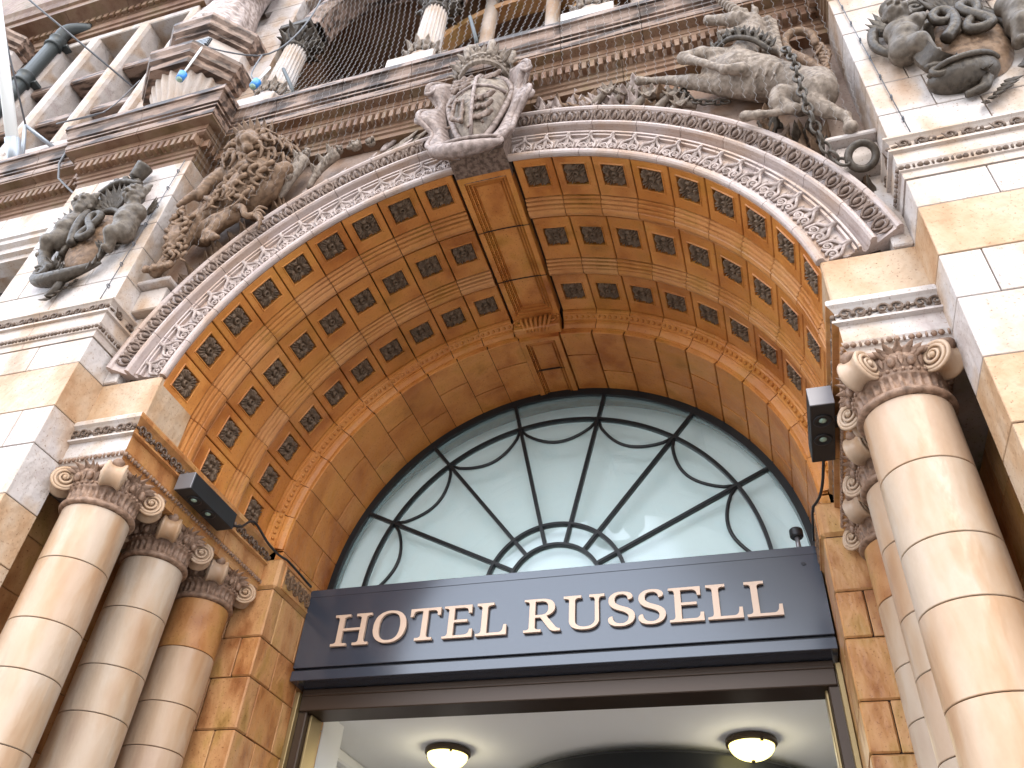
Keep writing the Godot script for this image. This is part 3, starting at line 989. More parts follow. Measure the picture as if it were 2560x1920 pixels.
# ---------- the main entablature across the front ----------
func build_main_entablature() -> void:
	var t := thing("main_entablature", "weathered brown entablature with dentils and heavy cornice across the facade above the arch", "cornice", v3(0, 1.3, 0.02))
	var path := [Vector2(-5.2, 0.06), Vector2(-1.775, 0.06), Vector2(-1.775, 0.125), Vector2(-1.207, 0.125), Vector2(-1.207, 0.02), Vector2(1.207, 0.02), Vector2(1.207, 0.125), Vector2(2.4, 0.125)]
	var low := [Vector2(-0.12, 1.30), Vector2(0.0, 1.30), Vector2(0.0, 1.326), Vector2(0.007, 1.330), Vector2(0.007, 1.348), Vector2(0.013, 1.352), Vector2(0.013, 1.372), Vector2(0.018, 1.374), Vector2(0.018, 1.422), Vector2(0.030, 1.426), Vector2(0.040, 1.434), Vector2(0.042, 1.446), Vector2(-0.12, 1.446)]
	var mid := [Vector2(-0.12, 1.448), Vector2(0.044, 1.448), Vector2(0.046, 1.474), Vector2(0.080, 1.478), Vector2(0.080, 1.490), Vector2(-0.12, 1.490)]
	var top := [Vector2(-0.12, 1.4915), Vector2(0.083, 1.4915), Vector2(0.085, 1.500), Vector2(0.085, 1.525), Vector2(0.074, 1.528), Vector2(0.074, 1.533), Vector2(0.091, 1.535), Vector2(0.091, 1.545), Vector2(0.080, 1.548), Vector2(0.080, 1.552), Vector2(0.096, 1.555), Vector2(0.099, 1.575), Vector2(0.106, 1.592), Vector2(0.112, 1.600), Vector2(0.098, 1.604), Vector2(0.098, 1.609), Vector2(0.116, 1.612), Vector2(0.116, 1.640), Vector2(0.110, 1.648), Vector2(-0.12, 1.652)]
	course(t, "architrave_stone", path, low, "brown", 0.34)
	course(t, "soffit_stone", path, mid, "brown", 0.30)
	course(t, "cornice_stone", path, top, "cornice", 0.32)
	var dm := bx(v3(-0.0085, 1.374, 0.0), v3(0.0085, 1.420, 0.030), 0.0012)
	var rows := plan_rows(path, [Vector2(0.0165, 0.0)])
	for i in [1, 2, 3, 4, 5, 0]:
		var a: Vector3 = rows[i][0]
		var b: Vector3 = rows[i + 1][0]
		if i == 0: a = v3(-3.9, a.y, a.z)
		var L := (b - a).length()
		var n := int(L / 0.0305)
		for k in n:
			put(t, "dentil", dm, mats["brown%d" % (k % 4)], Transform3D(Basis(Vector3.UP, -atan2(b.z - a.z, b.x - a.x)), a.lerp(b, (k + 0.5) / n)))

# ---------- the six columns ----------
func volute_mesh() -> ArrayMesh:
	# scroll with its axis along x, centred on the origin
	var st := nb()
	var rows := []
	var prof := [[-0.026, 0.0], [-0.026, 0.030], [-0.0285, 0.0325], [-0.028, 0.037], [-0.024, 0.0395], [-0.019, 0.037], [-0.010, 0.032], [0.0, 0.0305], [0.010, 0.032], [0.019, 0.037], [0.024, 0.0395], [0.028, 0.037], [0.0285, 0.0325], [0.026, 0.030], [0.026, 0.0]]
	for i in 29:
		var a := TAU * i / 28.0
		var row := PackedVector3Array()
		for p in prof: row.append(v3(p[0], p[1] * cos(a), p[1] * sin(a)))
		rows.append(row)
	lattice(st, rows, 0)
	for s in [-1, 1]:
		spiral(st, v3(s * 0.0262, 0, 0), v3(0, 0, 1), v3(0, 1, 0), 0.034, 0.006, 2.3, 0.0052, 0.0035, 2.0, 44, v3(s * 0.006, 0, 0))
		ellip(st, v3(s * 0.030, 0, 0), v3(0.008, 0.008, 0.008), Basis.IDENTITY, 9, 6)
	return fin(st)

func build_columns() -> void:
	var r := 0.0936
	var ys := [-0.266, -0.432, -0.605, -0.735, -0.905, -1.08, -1.25, -1.42, -1.6, -1.78, -1.95, -2.06]
	var spots := [[-1.088, -0.087, "front left column, nearest the street, beside the narrow pier"], [-1.10, -0.378, "middle column of the left group, between two others"], [-1.10, -0.652, "innermost left column, next to the left door jamb"],
		[1.088, -0.087, "front right column, largest and palest, nearest the street"], [1.10, -0.378, "middle column of the right group, half hidden behind the front one"], [1.10, -0.655, "innermost right column, next to the right door jamb"]]
	var drums := []
	for i in ys.size() - 1:
		var st := nb()
		var a: float = ys[i] - 0.0011
		var b: float = ys[i + 1] + 0.0011
		lathe(st, 0, 0, [Vector2(r - 0.006, a), Vector2(r - 0.0012, a), Vector2(r, a - 0.0014), Vector2(r, b + 0.0014), Vector2(r - 0.0012, b), Vector2(r - 0.006, b)], 44, 1)
		drums.append(fin(st))
	var st2 := nb()
	lathe(st2, 0, 0, [Vector2(r - 0.005, -0.2), Vector2(r - 0.005, -2.1)], 32, 1)
	var core := fin(st2)
	# base
	st2 = nb()
	lathe(st2, 0, 0, [Vector2(0.09, -2.06), Vector2(0.103, -2.062), Vector2(0.107, -2.072), Vector2(0.103, -2.082), Vector2(0.099, -2.09), Vector2(0.104, -2.10), Vector2(0.118, -2.106), Vector2(0.124, -2.122), Vector2(0.118, -2.138), Vector2(0.09, -2.14)], 40, 1)
	cbox(st2, v3(-0.13, GY, -0.13), v3(0.13, -2.139, 0.13), 0.004)
	var base := fin(st2)
	# capital pieces
	st2 = nb()
	lathe(st2, 0, 0, [Vector2(0.090, -0.266), Vector2(0.100, -0.2655), Vector2(0.1045, -0.262), Vector2(0.106, -0.257), Vector2(0.1045, -0.252), Vector2(0.100, -0.2485), Vector2(0.095, -0.248)], 44, 0)
	var astragal := fin(st2)
	st2 = nb()
	var rows := []
	var NF := 30
	for i in NF * 8 + 1:
		var a := TAU * i / (NF * 8.0)
		var f := [0.0, 0.0, 0.0045, 0.0068, 0.0075, 0.0068, 0.0045, 0.0][i % 8] as float
		var row := PackedVector3Array()
		for p in [[0.0965, -0.250, 0.0], [0.0965, -0.246, 0.0], [0.0965, -0.243, 1.0], [0.0975, -0.216, 1.0], [0.0985, -0.212, 0.0], [0.1005, -0.209, 0.0], [0.1005, -0.204, 0.0]]:
			var q: float = p[0] - f * p[2]
			row.append(v3(q * cos(a), p[1], q * sin(a)))
		rows.append(row)
	lattice(st2, rows, 0)
	var neck := fin(st2)
	st2 = nb()
	lathe(st2, 0, 0, [Vector2(0.1005, -0.205), Vector2(0.103, -0.199), Vector2(0.100, -0.195), Vector2(0.098, -0.194), Vector2(0.108, -0.170), Vector2(0.108, -0.158)], 40, 1)
	for k in 40:
		var a := TAU * k / 40.0
		ellip(st2, v3(0.1015 * cos(a), -0.2, 0.1015 * sin(a)), v3(0.0055, 0.0055, 0.0055), Basis.IDENTITY, 5, 4)
	for k in 16:
		var a := TAU * (k + 0.5) / 16.0
		var d := v3(cos(a), 0, sin(a))
		ellip(st2, d * 0.108 + v3(0, -0.181, 0), v3(0.010, 0.0145, 0.010), Basis(Vector3.UP, -a), 9, 6)
		var a2 := TAU * k / 16.0
		var d2 := v3(cos(a2), 0, sin(a2))
		leaf(st2, d2 * 0.112 + v3(0, -0.167, 0), v3(-d2.x * 0.4, -0.9, -d2.z * 0.4), d2, 0.026, 0.006, 0.1, 1.0)
	var echinus := fin(st2)
	# abacus with hollowed sides
	st2 = nb()
	var top := []
	for q in 4:
		for k in 9:
			var u := -1.0 + k / 4.5
			if k == 8: u = 1.0
			var w := 0.103 - 0.020 * (1.0 - u * u)
			var e := v3(u * 0.098, 0, w)
			top.append(Basis(Vector3.UP, PI * 0.5 * q) * e)
	for lv in [[-0.161, 0.95, -0.156, 1.0], [-0.156, 1.03, -0.147, 1.06]]:
		var ra := PackedVector3Array()
		var rb := PackedVector3Array()
		var rz := PackedVector3Array()
		for e in top + [top[0]]:
			rz.append(v3(0, lv[0], 0))
			ra.append(v3(e.x * lv[1], lv[0], e.z * lv[1]))
			rb.append(v3(e.x * lv[3], lv[2], e.z * lv[3]))
		lattice(st2, [rz, ra, rb], 2)
	var abacus := fin(st2)
	var vol := volute_mesh()
	# leaf spray over each side, and the curled leaf joining a volute to the bell
	st2 = nb()
	for k in 7:
		var a := -1.25 + 0.417 * k
		leaf(st2, v3(sin(a) * 0.006, -0.168, 0.094), v3(sin(a) * 1.2, 0.18 + 0.35 * cos(a), 0.35), v3(0, -0.35, 0.9), 0.050 + 0.012 * absf(sin(a)), 0.012, 0.28, 3.0)
	ellip(st2, v3(0, -0.162, 0.104), v3(0.010, 0.010, 0.008), Basis.IDENTITY, 8, 5)
	for s in [-1, 1]:
		vine(st2, [v3(s * 0.012, -0.166, 0.098), v3(s * 0.04, -0.156, 0.102), v3(s * 0.066, -0.152, 0.098)], 0.006, 0.010, 8, 6)
	var spray := fin(st2)
	st2 = nb()
	vine(st2, [v3(0, -0.158, 0.07), v3(0, -0.143, 0.10), v3(0, -0.142, 0.128), v3(0, -0.156, 0.152)], 0.020, 0.016, 10, 8)
	leaf(st2, v3(0, -0.15, 0.095), v3(0, -0.55, -0.2), v3(0, -0.5, 0.8), 0.05, 0.018, 0.1, 3.0)
	var horn := fin(st2)
	var first: Node3D = null
	for i in spots.size():
		var o := v3(spots[i][0], GY, spots[i][1])
		var t := thing("column", spots[i][2], "column", o, "stone columns flanking the entrance")
		var org := v3(spots[i][0], 0, spots[i][1])
		var at := Transform3D(Basis.IDENTITY, org)
		put(t, "core", core, mats.mortar, at)
		for k in drums.size():
			put(t, "drum", drums[k], tone_mat("shaft" if k > 0 or i % 3 != 2 else "jamb"), at)
		put(t, "base", base, mats.buff0, at)
		var cap := put(t, "capital", echinus, mats.capital, at)
		for e in [["necking", neck, mats.capital], ["astragal", astragal, mats.capital], ["abacus", abacus, mats.pale2]]:
			var m := MeshInstance3D.new()
			m.name = e[0]; m.mesh = e[1]; m.material_override = e[2]
			cap.add_child(m)
		for q in 4:
			var a := PI * 0.25 + PI * 0.5 * q
			var m := MeshInstance3D.new()
			m.name = "volute"; m.mesh = vol
			m.material_override = mats.shaft1 if (q + i) % 2 == 0 else mats.shaft3
			m.transform = Transform3D(Basis(Vector3.UP, a), (v3(0, -0.178, 0) + Basis(Vector3.UP, a) * v3(0, 0, 0.122)) * S)
			cap.add_child(m, true)
			var h := MeshInstance3D.new()
			h.name = "volute_stem"; h.mesh = horn; h.material_override = mats.capital
			h.transform = Transform3D(Basis(Vector3.UP, a), Vector3.ZERO)
			cap.add_child(h, true)
			var l := MeshInstance3D.new()
			l.name = "leaf_spray"; l.mesh = spray; l.material_override = mats.capital
			l.transform = Transform3D(Basis(Vector3.UP, PI * 0.5 * q), Vector3.ZERO)
			cap.add_child(l, true)

# ---------- fanlight, sign, door frame ----------
func flat_arc(st: SurfaceTool, a0: float, a1: float, r0: float, r1: float, z0: float, z1: float, yc: float, step := 2.0) -> void:
	arcsweep(st, a0, a1, [Vector2(r0, z0), Vector2(r1, z0), Vector2(r1, z1), Vector2(r0, z1), Vector2(r0, z0)], yc, step, false)

func build_window_and_sign() -> void:
	var yc := -0.03
	var z := -1.145
	var t := thing("fanlight_window", "semicircular fanlight of pale green glass with black radiating glazing bars", "window", v3(0, 0, z))
	var st := nb()
	flat_arc(st, -97, 97, 0.91, 0.945, z - 0.03, z + 0.012, yc, 1.5)
	put(t, "frame", fin(st), mats.iron)
	for r in [0.178, 0.268, 0.78]:
		st = nb()
		flat_arc(st, -96, 96, r - 0.0072, r + 0.0072, z - 0.01, z + 0.010, yc, 2.0)
		flat_arc(st, -96, 96, r - 0.005, r + 0.005, z + 0.0102, z + 0.0135, yc, 2.0)
		put(t, "ring_bar", fin(st), mats.iron)
	var sp := [-88.2, -63.0, -37.8, -12.6, 12.6, 37.8, 63.0, 88.2]
	for a in sp:
		st = nb()
		var u := pol(a, 0, 1.0)
		var w := v3(u.y, -u.x, 0)
		for e in [[0.0074, -0.009, 0.009], [0.0045, 0.009, 0.0125]]:
			var p0: Vector3 = u * 0.18 + v3(0, yc, z)
			var p1: Vector3 = u * 0.91 + v3(0, yc, z)
			var hw: float = e[0]
			var o := (p0 + p1) * 0.5
			var A := [p0 - w * hw, p0 + w * hw, p1 + w * hw, p1 - w * hw]
			var f0 := v3(0, 0, e[1])
			var f1 := v3(0, 0, e[2])
			quad_out(st, A[0] + f1, A[1] + f1, A[2] + f1, A[3] + f1, o)
			quad_out(st, A[0] + f0, A[3] + f0, A[3] + f1, A[0] + f1, o)
			quad_out(st, A[1] + f0, A[2] + f0, A[2] + f1, A[1] + f1, o)
		put(t, "spoke", fin(st), mats.iron)
	for i in sp.size() - 1:
		var pts := []
		for k in 15:
			var f := k / 14.0
			var a: float = lerpf(sp[i], sp[i + 1], f)
			var rr := 0.78 - 0.112 * pow(sin(PI * f), 0.62)
			pts.append(pol(a, z + 0.003, rr, yc))
		st = nb()
		tube(st, pts, taper(0.0072, 0.0072, 15), 6)
		put(t, "festoon_bar", fin(st), mats.iron)
	var rings := [0.0, 0.178, 0.268, 0.78, 0.91]
	for i in sp.size() - 1:
		for k in 4:
			if k == 0 and i > 0: continue
			st = nb()
			var aa: float = sp[i] if k > 0 else -95.0
			var ab: float = sp[i + 1] if k > 0 else 95.0
			var rows := []
			for q in 9:
				var a := lerpf(aa, ab, q / 8.0)
				rows.append(PackedVector3Array([pol(a, z - 0.004, rings[k], yc), pol(a, z - 0.004, rings[k + 1], yc)]))
			lattice(st, rows, 2)
			put(t, "pane", fin(st), mats.pane)
	# pale lining added behind the glass, sloped so daylight on it fades upwards
	st = nb()
	var rows2 := []
	for q in 49:
		var a := lerpf(-97, 97, q / 48.0)
		var q0 := pol(a, 0.0, 0.0, yc)
		var q1 := pol(a, 0.0, 0.95, yc)
		q0.z = z - 0.014 - 0.10 * (q0.y - yc + 0.12)
		q1.z = z - 0.014 - 0.10 * (q1.y - yc + 0.12)
		rows2.append(PackedVector3Array([q0, q1]))
	lattice(st, rows2, 2)
	put(t, "added_lining", fin(st), mats.board)

	t = thing("hotel_sign", "glossy black fascia sign with two words in raised copper serif capitals above the doorway", "sign", v3(0, -0.384, -1.05))
	var fz := -1.0
	put(t, "panel", bx(v3(-0.9155, -0.3375, -1.11), v3(0.9155, -0.0365, fz), 0.0015), mats.sign)
	put(t, "top_rail", bx(v3(-0.9155, -0.066, -1.11), v3(0.9155, -0.036, fz + 0.0018), 0.0012), mats.sign)
	put(t, "shadow_gap", bx(v3(-0.915, -0.348, -1.11), v3(0.915, -0.338, fz - 0.012), 0.001), mats.sign_dark)
	put(t, "lower_rail", bx(v3(-0.9155, -0.384, -1.11), v3(0.9155, -0.3485, fz + 0.002), 0.0015), mats.sign)
	var font := SystemFont.new()
	font.font_names = PackedStringArray(["Droid Serif"])
	var heavy := FontVariation.new()
	heavy.base_font = font
	heavy.variation_embolden = 0.08
	var words := [["HOTEL", -0.778, -0.121], ["RUSSELL", -0.060, 0.780]]
	for wd in words:
		# letters set one by one across the measured width of the word
		var ms := []
		var total := 0.0
		for ch in wd[0]:
			var tm := TextMesh.new()
			tm.text = ch
			tm.font = heavy
			tm.font_size = 64
			tm.pixel_size = 0.001
			tm.depth = 0.012
			tm.horizontal_alignment = HORIZONTAL_ALIGNMENT_LEFT
			tm.curve_step = 0.5
			var ab := tm.get_aabb()
			ms.append([tm, ab])
			total += ab.size.x
		var capm: Mesh = ms[0][0]
		var caph: float = ms[-1][1].size.y
		var ky := 0.119 * S / caph
		var width: float = (wd[2] - wd[1]) * S
		var kx := ky * 1.23
		var gap: float = (width - total * kx) / (ms.size() - 1)
		var x: float = wd[1] * S
		for e in ms:
			var ab: AABB = e[1]
			var m := MeshInstance3D.new()
			m.name = "letter"
			m.mesh = e[0]
			m.material_override = mats.letter
			m.transform = Transform3D(Basis.from_scale(Vector3(kx, ky, 1.9)), Vector3(x - ab.position.x * kx, -0.2715 * S - (ab.position.y if ab.size.y > caph * 1.02 else ab.position.y) * ky - (0.004 if ab.size.y > caph * 1.02 else 0.0), (fz + 0.009) * S) - orgs[t] * S)
			t.add_child(m, true)
			x += ab.size.x * kx + gap
	st = nb()
	lathe(st, 0, 0, [Vector2(0.0, 0.002), Vector2(0.006, 0.002), Vector2(0.007, 0.0)], 12, 1)
	put(t, "screw_cap", fin(st), mats.sign_dark, Transform3D(Basis(Vector3(1, 0, 0), PI * 0.5), v3(0.865, -0.098, fz + 0.0005)))

	t = thing("door_frame", "dark bronze door frame under the sign", "door frame", v3(0, GY, -1.15))
	put(t, "lintel", bx(v3(-0.9, -0.462, -1.19), v3(0.9, -0.385, -1.075), 0.003), mats.bronze)
	put(t, "lintel_strip", bx(v3(-0.9, -0.412, -1.08), v3(0.9, -0.405, -1.070), 0.002), mats.bronze)
	for s in [-1, 1]:
		put(t, "post", bx(v3(minf(s * 0.872, s * 0.918), GY, -1.19), v3(maxf(s * 0.872, s * 0.918), -0.46, -1.085), 0.003), mats.bronze)
		put(t, "edge_strip", bx(v3(minf(s * 0.862, s * 0.871), GY, -1.19), v3(maxf(s * 0.862, s * 0.871), -0.463, -1.11), 0.002), mats.brass)
		put(t, "edge_strip", bx(v3(minf(s * 0.902, s * 0.919), GY, -1.084), v3(maxf(s * 0.902, s * 0.919), -0.40, -1.06), 0.002), mats.brass)

# ---------- what shows of the entrance lobby ----------
func build_vestibule() -> void:
	var st := nb()
	var cy := -0.38
	cbox(st, v3(-1.4, cy, -3.6), v3(1.4, cy + 0.08, -1.192), 0.002)
	setting("lobby_ceiling", fin(st), mats.ceiling)
	for s in [-1, 1]:
		st = nb()
		cbox(st, v3(minf(s * 1.12, s * 1.2), GY, -3.6), v3(maxf(s * 1.12, s * 1.2), cy - 0.001, -1.46), 0.002)
		cbox(st, v3(minf(s * 0.92, s * 1.2), GY, -1.458), v3(maxf(s * 0.92, s * 1.2), cy - 0.001, -1.30), 0.002)
		setting("lobby_wall_%s" % ("left" if s < 0 else "right"), fin(st), mats.ceiling)
		st = nb()
		cbox(st, v3(minf(s * 1.05, s * 1.119), cy - 0.05, -3.5), v3(maxf(s * 1.05, s * 1.119), cy - 0.0015, -1.46), 0.008)
		cbox(st, v3(minf(s * 1.09, s * 1.119), cy - 0.08, -3.5), v3(maxf(s * 1.09, s * 1.119), cy - 0.051, -1.46), 0.006)
		setting("lobby_cornice_%s" % ("left" if s < 0 else "right"), fin(st), mats.ceiling)
	st = nb()
	cbox(st, v3(-1.2, GY, -3.7), v3(1.2, cy + 0.08, -3.6), 0.002)
	setting("lobby_wall_back", fin(st), mats.ceiling)
	st = nb()
	cbox(st, v3(-1.3, GY - 0.2, -3.7), v3(1.3, GY + 0.002, -0.9), 0.002)  # unseen floor, made pale to throw light up at the ceiling
	setting("lobby_floor", fin(st), mats.marble)
	# wall above the ceiling, behind the fanlight
	st = nb()
	cbox(st, v3(-1.4, cy + 0.081, -1.8), v3(1.4, 1.3, -1.6), 0.002)
	setting("wall_behind_fanlight", fin(st), mats.mortar)
	var t := thing("dark_drum", "dark rounded drum inside the lobby below the ceiling", "door", v3(0.19, GY, -2.48))  # guessed drum for a dark rounded form, not known to be a door
	st = nb()
	lathe(st, 0.19, -2.48, [Vector2(0.0, -0.40), Vector2(0.69, -0.40), Vector2(0.72, -0.405), Vector2(0.735, -0.42), Vector2(0.735, -0.62), Vector2(0.70, -0.63)], 48, 1)
	put(t, "canopy", fin(st), mats.iron)
	st = nb()
	lathe(st, 0.19, -2.48, [Vector2(0.70, -0.625), Vector2(0.70, GY)], 40, 1, 0.35, PI - 0.35)
	put(t, "curved_wall", fin(st), mats.iron)
	# two lamps
	for s in [-1, 1]:
		var p := v3(-0.594 if s < 0 else 0.606, cy, -1.76)
		var l := thing("ceiling_lamp", "round glowing ceiling lamp %s" % ("on the left, under the first word of the sign" if s < 0 else "on the right, under the last letters of the sign"), "lamp", p, "lit lobby ceiling lamps")
		st = nb()
		lathe(st, p.x, p.z, [Vector2(0.0, cy - 0.001), Vector2(0.085, cy - 0.001), Vector2(0.094, cy - 0.008), Vector2(0.094, cy - 0.022), Vector2(0.086, cy - 0.027), Vector2(0.080, cy - 0.027)], 36, 1)
		var rim := put(l, "rim", fin(st), mats.bronze)
		st = nb()
		var pr := []
		for k in 9:
			var a := PI * 0.5 * k / 8.0
			pr.append(Vector2(0.0835 * cos(a), cy - 0.024 - 0.055 * sin(a)))
		lathe(st, p.x, p.z, pr, 36, 0)
		put(l, "bowl", fin(st), mats.bowl)
		for k in 3:
			var a := TAU * k / 3.0 + 0.5
			st = nb()
			cbox(st, v3(-0.005, cy - 0.034, 0.080), v3(0.005, cy - 0.020, 0.091), 0.001)
			put(rim, "clip", fin(st), mats.bronze, Transform3D(Basis(Vector3.UP, a), v3(p.x, 0, p.z)))
		st = nb()
		ellip(st, v3(p.x, cy - 0.081, p.z), v3(0.007, 0.008, 0.007))
		put(l, "finial", fin(st), mats.bronze)
		var om := OmniLight3D.new()
		om.name = "light"
		om.light_color = Color(1.0, 0.97, 0.9)
		om.light_energy = 0.07
		om.light_size = 0.16
		om.omni_range = 12.0
		om.omni_attenuation = 2.0
		om.shadow_enabled = true
		om.position = Vector3(0, -0.05 * S, 0)
		l.add_child(om)

# ---------- upper storey ----------
func upper_column(x: float, label: String) -> void:
	var t := thing("fluted_column", label, "column", v3(x, 1.66, 0.0), "fluted dwarf columns of the loggia")
	put(t, "plinth", bx(v3(x - 0.105, 1.655, -0.105), v3(x + 0.105, 1.775, 0.105), 0.004), mats.pale1)
	var st := nb()
	lathe(st, x, 0.0, [Vector2(0.09, 1.776), Vector2(0.088, 1.789), Vector2(0.074, 1.808), Vector2(0.066, 1.846), Vector2(0.066, 1.884)], 28, 0)
	put(t, "base", fin(st), mats.pale0)
	st = nb()
	for k in 12:
		var a := TAU * k / 12.0
		var d := v3(cos(a), 0, sin(a))
		leaf(st, v3(x, 1.884, 0) + d * 0.064, v3(d.x * 0.25, 1, d.z * 0.25), d, 0.09, 0.02, 0.25, 3.0)
		ellip(st, v3(x, 1.899, 0) + d * 0.071, v3(0.012, 0.018, 0.012), Basis.IDENTITY, 6, 5)
	lathe(st, x, 0.0, [Vector2(0.06, 1.956), Vector2(0.07, 1.958), Vector2(0.072, 1.968), Vector2(0.066, 1.976), Vector2(0.06, 1.977)], 28, 0)
	put(t, "leaf_ring", fin(st), mats.carved_grey)
	st = nb()
	var rows := []
	for i in 20 * 6 + 1:
		var a := TAU * i / 120.0
		var f: float = [0.0, 0.0, 0.006, 0.008, 0.006, 0.0][i % 6]
		rows.append(PackedVector3Array([v3(x + 0.061 * cos(a), 1.976, 0.061 * sin(a)), v3(x + (0.061 - f) * cos(a), 1.984, (0.061 - f) * sin(a)), v3(x + (0.055 - f) * cos(a), 2.359, (0.055 - f) * sin(a))]))
	lattice(st, rows, 0)
	put(t, "shaft", fin(st), mats.pale1)
	st = nb()
	lathe(st, x, 0.0, [Vector2(0.055, 2.350), Vector2(0.063, 2.355), Vector2(0.063, 2.364), Vector2(0.056, 2.369), Vector2(0.062, 2.435), Vector2(0.085, 2.483)], 28, 0)
	for k in 12:
		var a := TAU * k / 12.0
		var d := v3(cos(a), 0, sin(a))
		leaf(st, v3(x, 2.378 + 0.03 * (k % 2), 0) + d * 0.058, v3(d.x * 0.5, 1, d.z * 0.5), d, 0.09, 0.022, 0.35, 3.0)
	for q in 4:
		var a := PI * 0.25 + PI * 0.5 * q
		var d := v3(cos(a), 0, sin(a))
		spiral(st, v3(x, 2.464, 0) + d * 0.085, d, v3(0, 1, 0), 0.022, 0.004, 1.6, 0.008, 0.005, 1.5, 22)
	cbox(st, v3(x - 0.085, 2.488, -0.085), v3(x + 0.085, 2.526, 0.085), 0.004)
	put(t, "capital", fin(st), mats.carved_bronze)

func build_upper_storey() -> void:
	upper_column(-1.085, "fluted dwarf column at the left end of the netted loggia")
	upper_column(-0.345, "fluted dwarf column standing above the left half of the crowned shield")
	upper_column(0.40, "fluted dwarf column at the top edge, only its plinth in view")
	# loggia: back wall, floor, arches
	var t := thing("loggia_wall", "dark recessed loggia wall behind the net and the fluted columns", "wall", v3(0.2, 1.66, -0.5))
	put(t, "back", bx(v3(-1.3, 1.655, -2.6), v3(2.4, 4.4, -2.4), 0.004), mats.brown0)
	put(t, "ceiling", bx(v3(-1.3, 3.0, -2.4), v3(2.4, 3.1, -0.101), 0.004), mats.brown2)  # unseen ceiling, added over the deepened recess so it stays dark
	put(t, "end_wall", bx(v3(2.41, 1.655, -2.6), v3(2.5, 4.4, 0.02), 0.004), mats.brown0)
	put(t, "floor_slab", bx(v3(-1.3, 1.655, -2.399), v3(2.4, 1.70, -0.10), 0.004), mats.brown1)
	put(t, "side", bx(v3(-1.30, 1.701, -2.4), v3(-1.155, 2.999, -0.06), 0.004), mats.brown1)
	var st := nb()
	for b in [-0.715, 0.03, 0.78]:
		st = nb()
		arcsweep(st, -89, 89, [Vector2(0.29, -0.10), Vector2(0.29, 0.02), Vector2(0.30, 0.028), Vector2(0.31, 0.02), Vector2(0.335, 0.03), Vector2(0.345, 0.04), Vector2(0.355, 0.03), Vector2(0.40, 0.03), Vector2(0.40, -0.10), Vector2(0.29, -0.10)], 0.0, 4.0, false)
		put(t, "arch", fin(st), tone_mat("cornice"), Transform3D(Basis.IDENTITY, v3(b, 2.60, 0)))
	put(t, "wall_above", bx(v3(-1.3, 2.95, -0.1), v3(2.4, 4.4, 0.02), 0.004), mats.pale2)
	# inner windows: segmental heads and colonnettes
	for b in [0.0, 0.74]:
		st = nb()
		arcsweep(st, -62, 62, [Vector2(0.49, -0.26), Vector2(0.49, -0.18), Vector2(0.51, -0.17), Vector2(0.54, -0.18), Vector2(0.54, -0.26), Vector2(0.49, -0.26)], 0.0, 4.0, false)
		var w := put(t, "window_head", fin(st), mats.jamb2, Transform3D(Basis.IDENTITY, v3(b, 2.22, 0)))
		for cx in [-0.165, 0.165]:
			st = nb()
			lathe(st, b + cx, -0.2, [Vector2(0.05, 1.7), Vector2(0.05, 2.1), Vector2(0.036, 2.12), Vector2(0.036, 3.0)], 20, 0)
			put(t, "colonnette", fin(st), mats.pale2)
	# wall of the pier storey and the window bay on the left
	t = thing("upper_wall", "pale block wall above the narrow pier, beside the loggia", "wall", v3(-1.5, 1.66, 0.0))
	put(t, "core", bx(v3(-1.97, 1.655, -0.6), v3(-1.20, 4.9, -0.055), 0.002), mats.mortar_pale)
	var y := 1.655
	var k := 0
	while y < 4.6:
		var xs := [-1.97, -1.72, -1.4, -1.17] if k % 2 == 0 else [-1.97, -1.6, -1.35, -1.17]
		for i in 3: wall_block(t, xs[i], xs[i + 1], y, y + 0.155, 0.01 if i < 2 else 0.035, -0.08, "pale")
		y += 0.155
		k += 1
	t = thing("mullioned_window", "tall stone mullioned window at upper left, between downpipe and corbel", "window", v3(-2.5, 1.66, 0.0))
	put(t, "sill", bx(v3(-3.02, 1.66, -0.2), v3(-1.975, 2.0, 0.04), 0.006), mats.pale0)
	for m in [-2.98, -2.70, -2.34, -1.99]:
		st = nb()
		# rounded front edge on a deep mullion
		var w := 0.036
		var pr := [Vector2(m - w, -0.16), Vector2(m - w, 0.012), Vector2(m - w * 0.7, 0.034), Vector2(m - w * 0.2, 0.044), Vector2(m + w * 0.3, 0.042), Vector2(m + w * 0.8, 0.03), Vector2(m + w, 0.012), Vector2(m + w, -0.16)]
		var ra := PackedVector3Array()
		var rb := PackedVector3Array()
		for p in pr:
			ra.append(v3(p.x, 2.0, p.y)); rb.append(v3(p.x, 3.30, p.y))
		lattice(st, [ra, rb], 2)
		put(t, "mullion", fin(st), tone_mat("pale"))
	var ms := [-2.98, -2.70, -2.34, -1.99]
	for i in 3:
		for yy in [2.36, 2.82]:
			put(t, "transom", bx(v3(ms[i] + 0.0365, yy - 0.03, -0.15), v3(ms[i + 1] - 0.0365, yy + 0.03, 0.005), 0.008), tone_mat("cornice"))
		for yy in [[2.0, 2.33], [2.39, 2.79], [2.85, 3.30]]:
			put(t, "pane", bx(v3(ms[i] + 0.037, yy[0], -0.125), v3(ms[i + 1] - 0.037, yy[1], -0.12), 0.001), mats.window_glass)
			put(t, "blind", bx(v3(ms[i] + 0.037, yy[0] + 0.002, -0.17), v3(ms[i + 1] - 0.037, yy[1], -0.16), 0.001), mats.buff0)
	put(t, "head", bx(v3(-3.02, 3.301, -0.2), v3(-1.975, 3.36, 0.03), 0.006), mats.pale1)
	t = thing("side_wall", "pale stone wall at the far upper left behind the black downpipe", "wall", v3(-4.2, 1.66, 0.0))
	y = 1.655
	k = 0
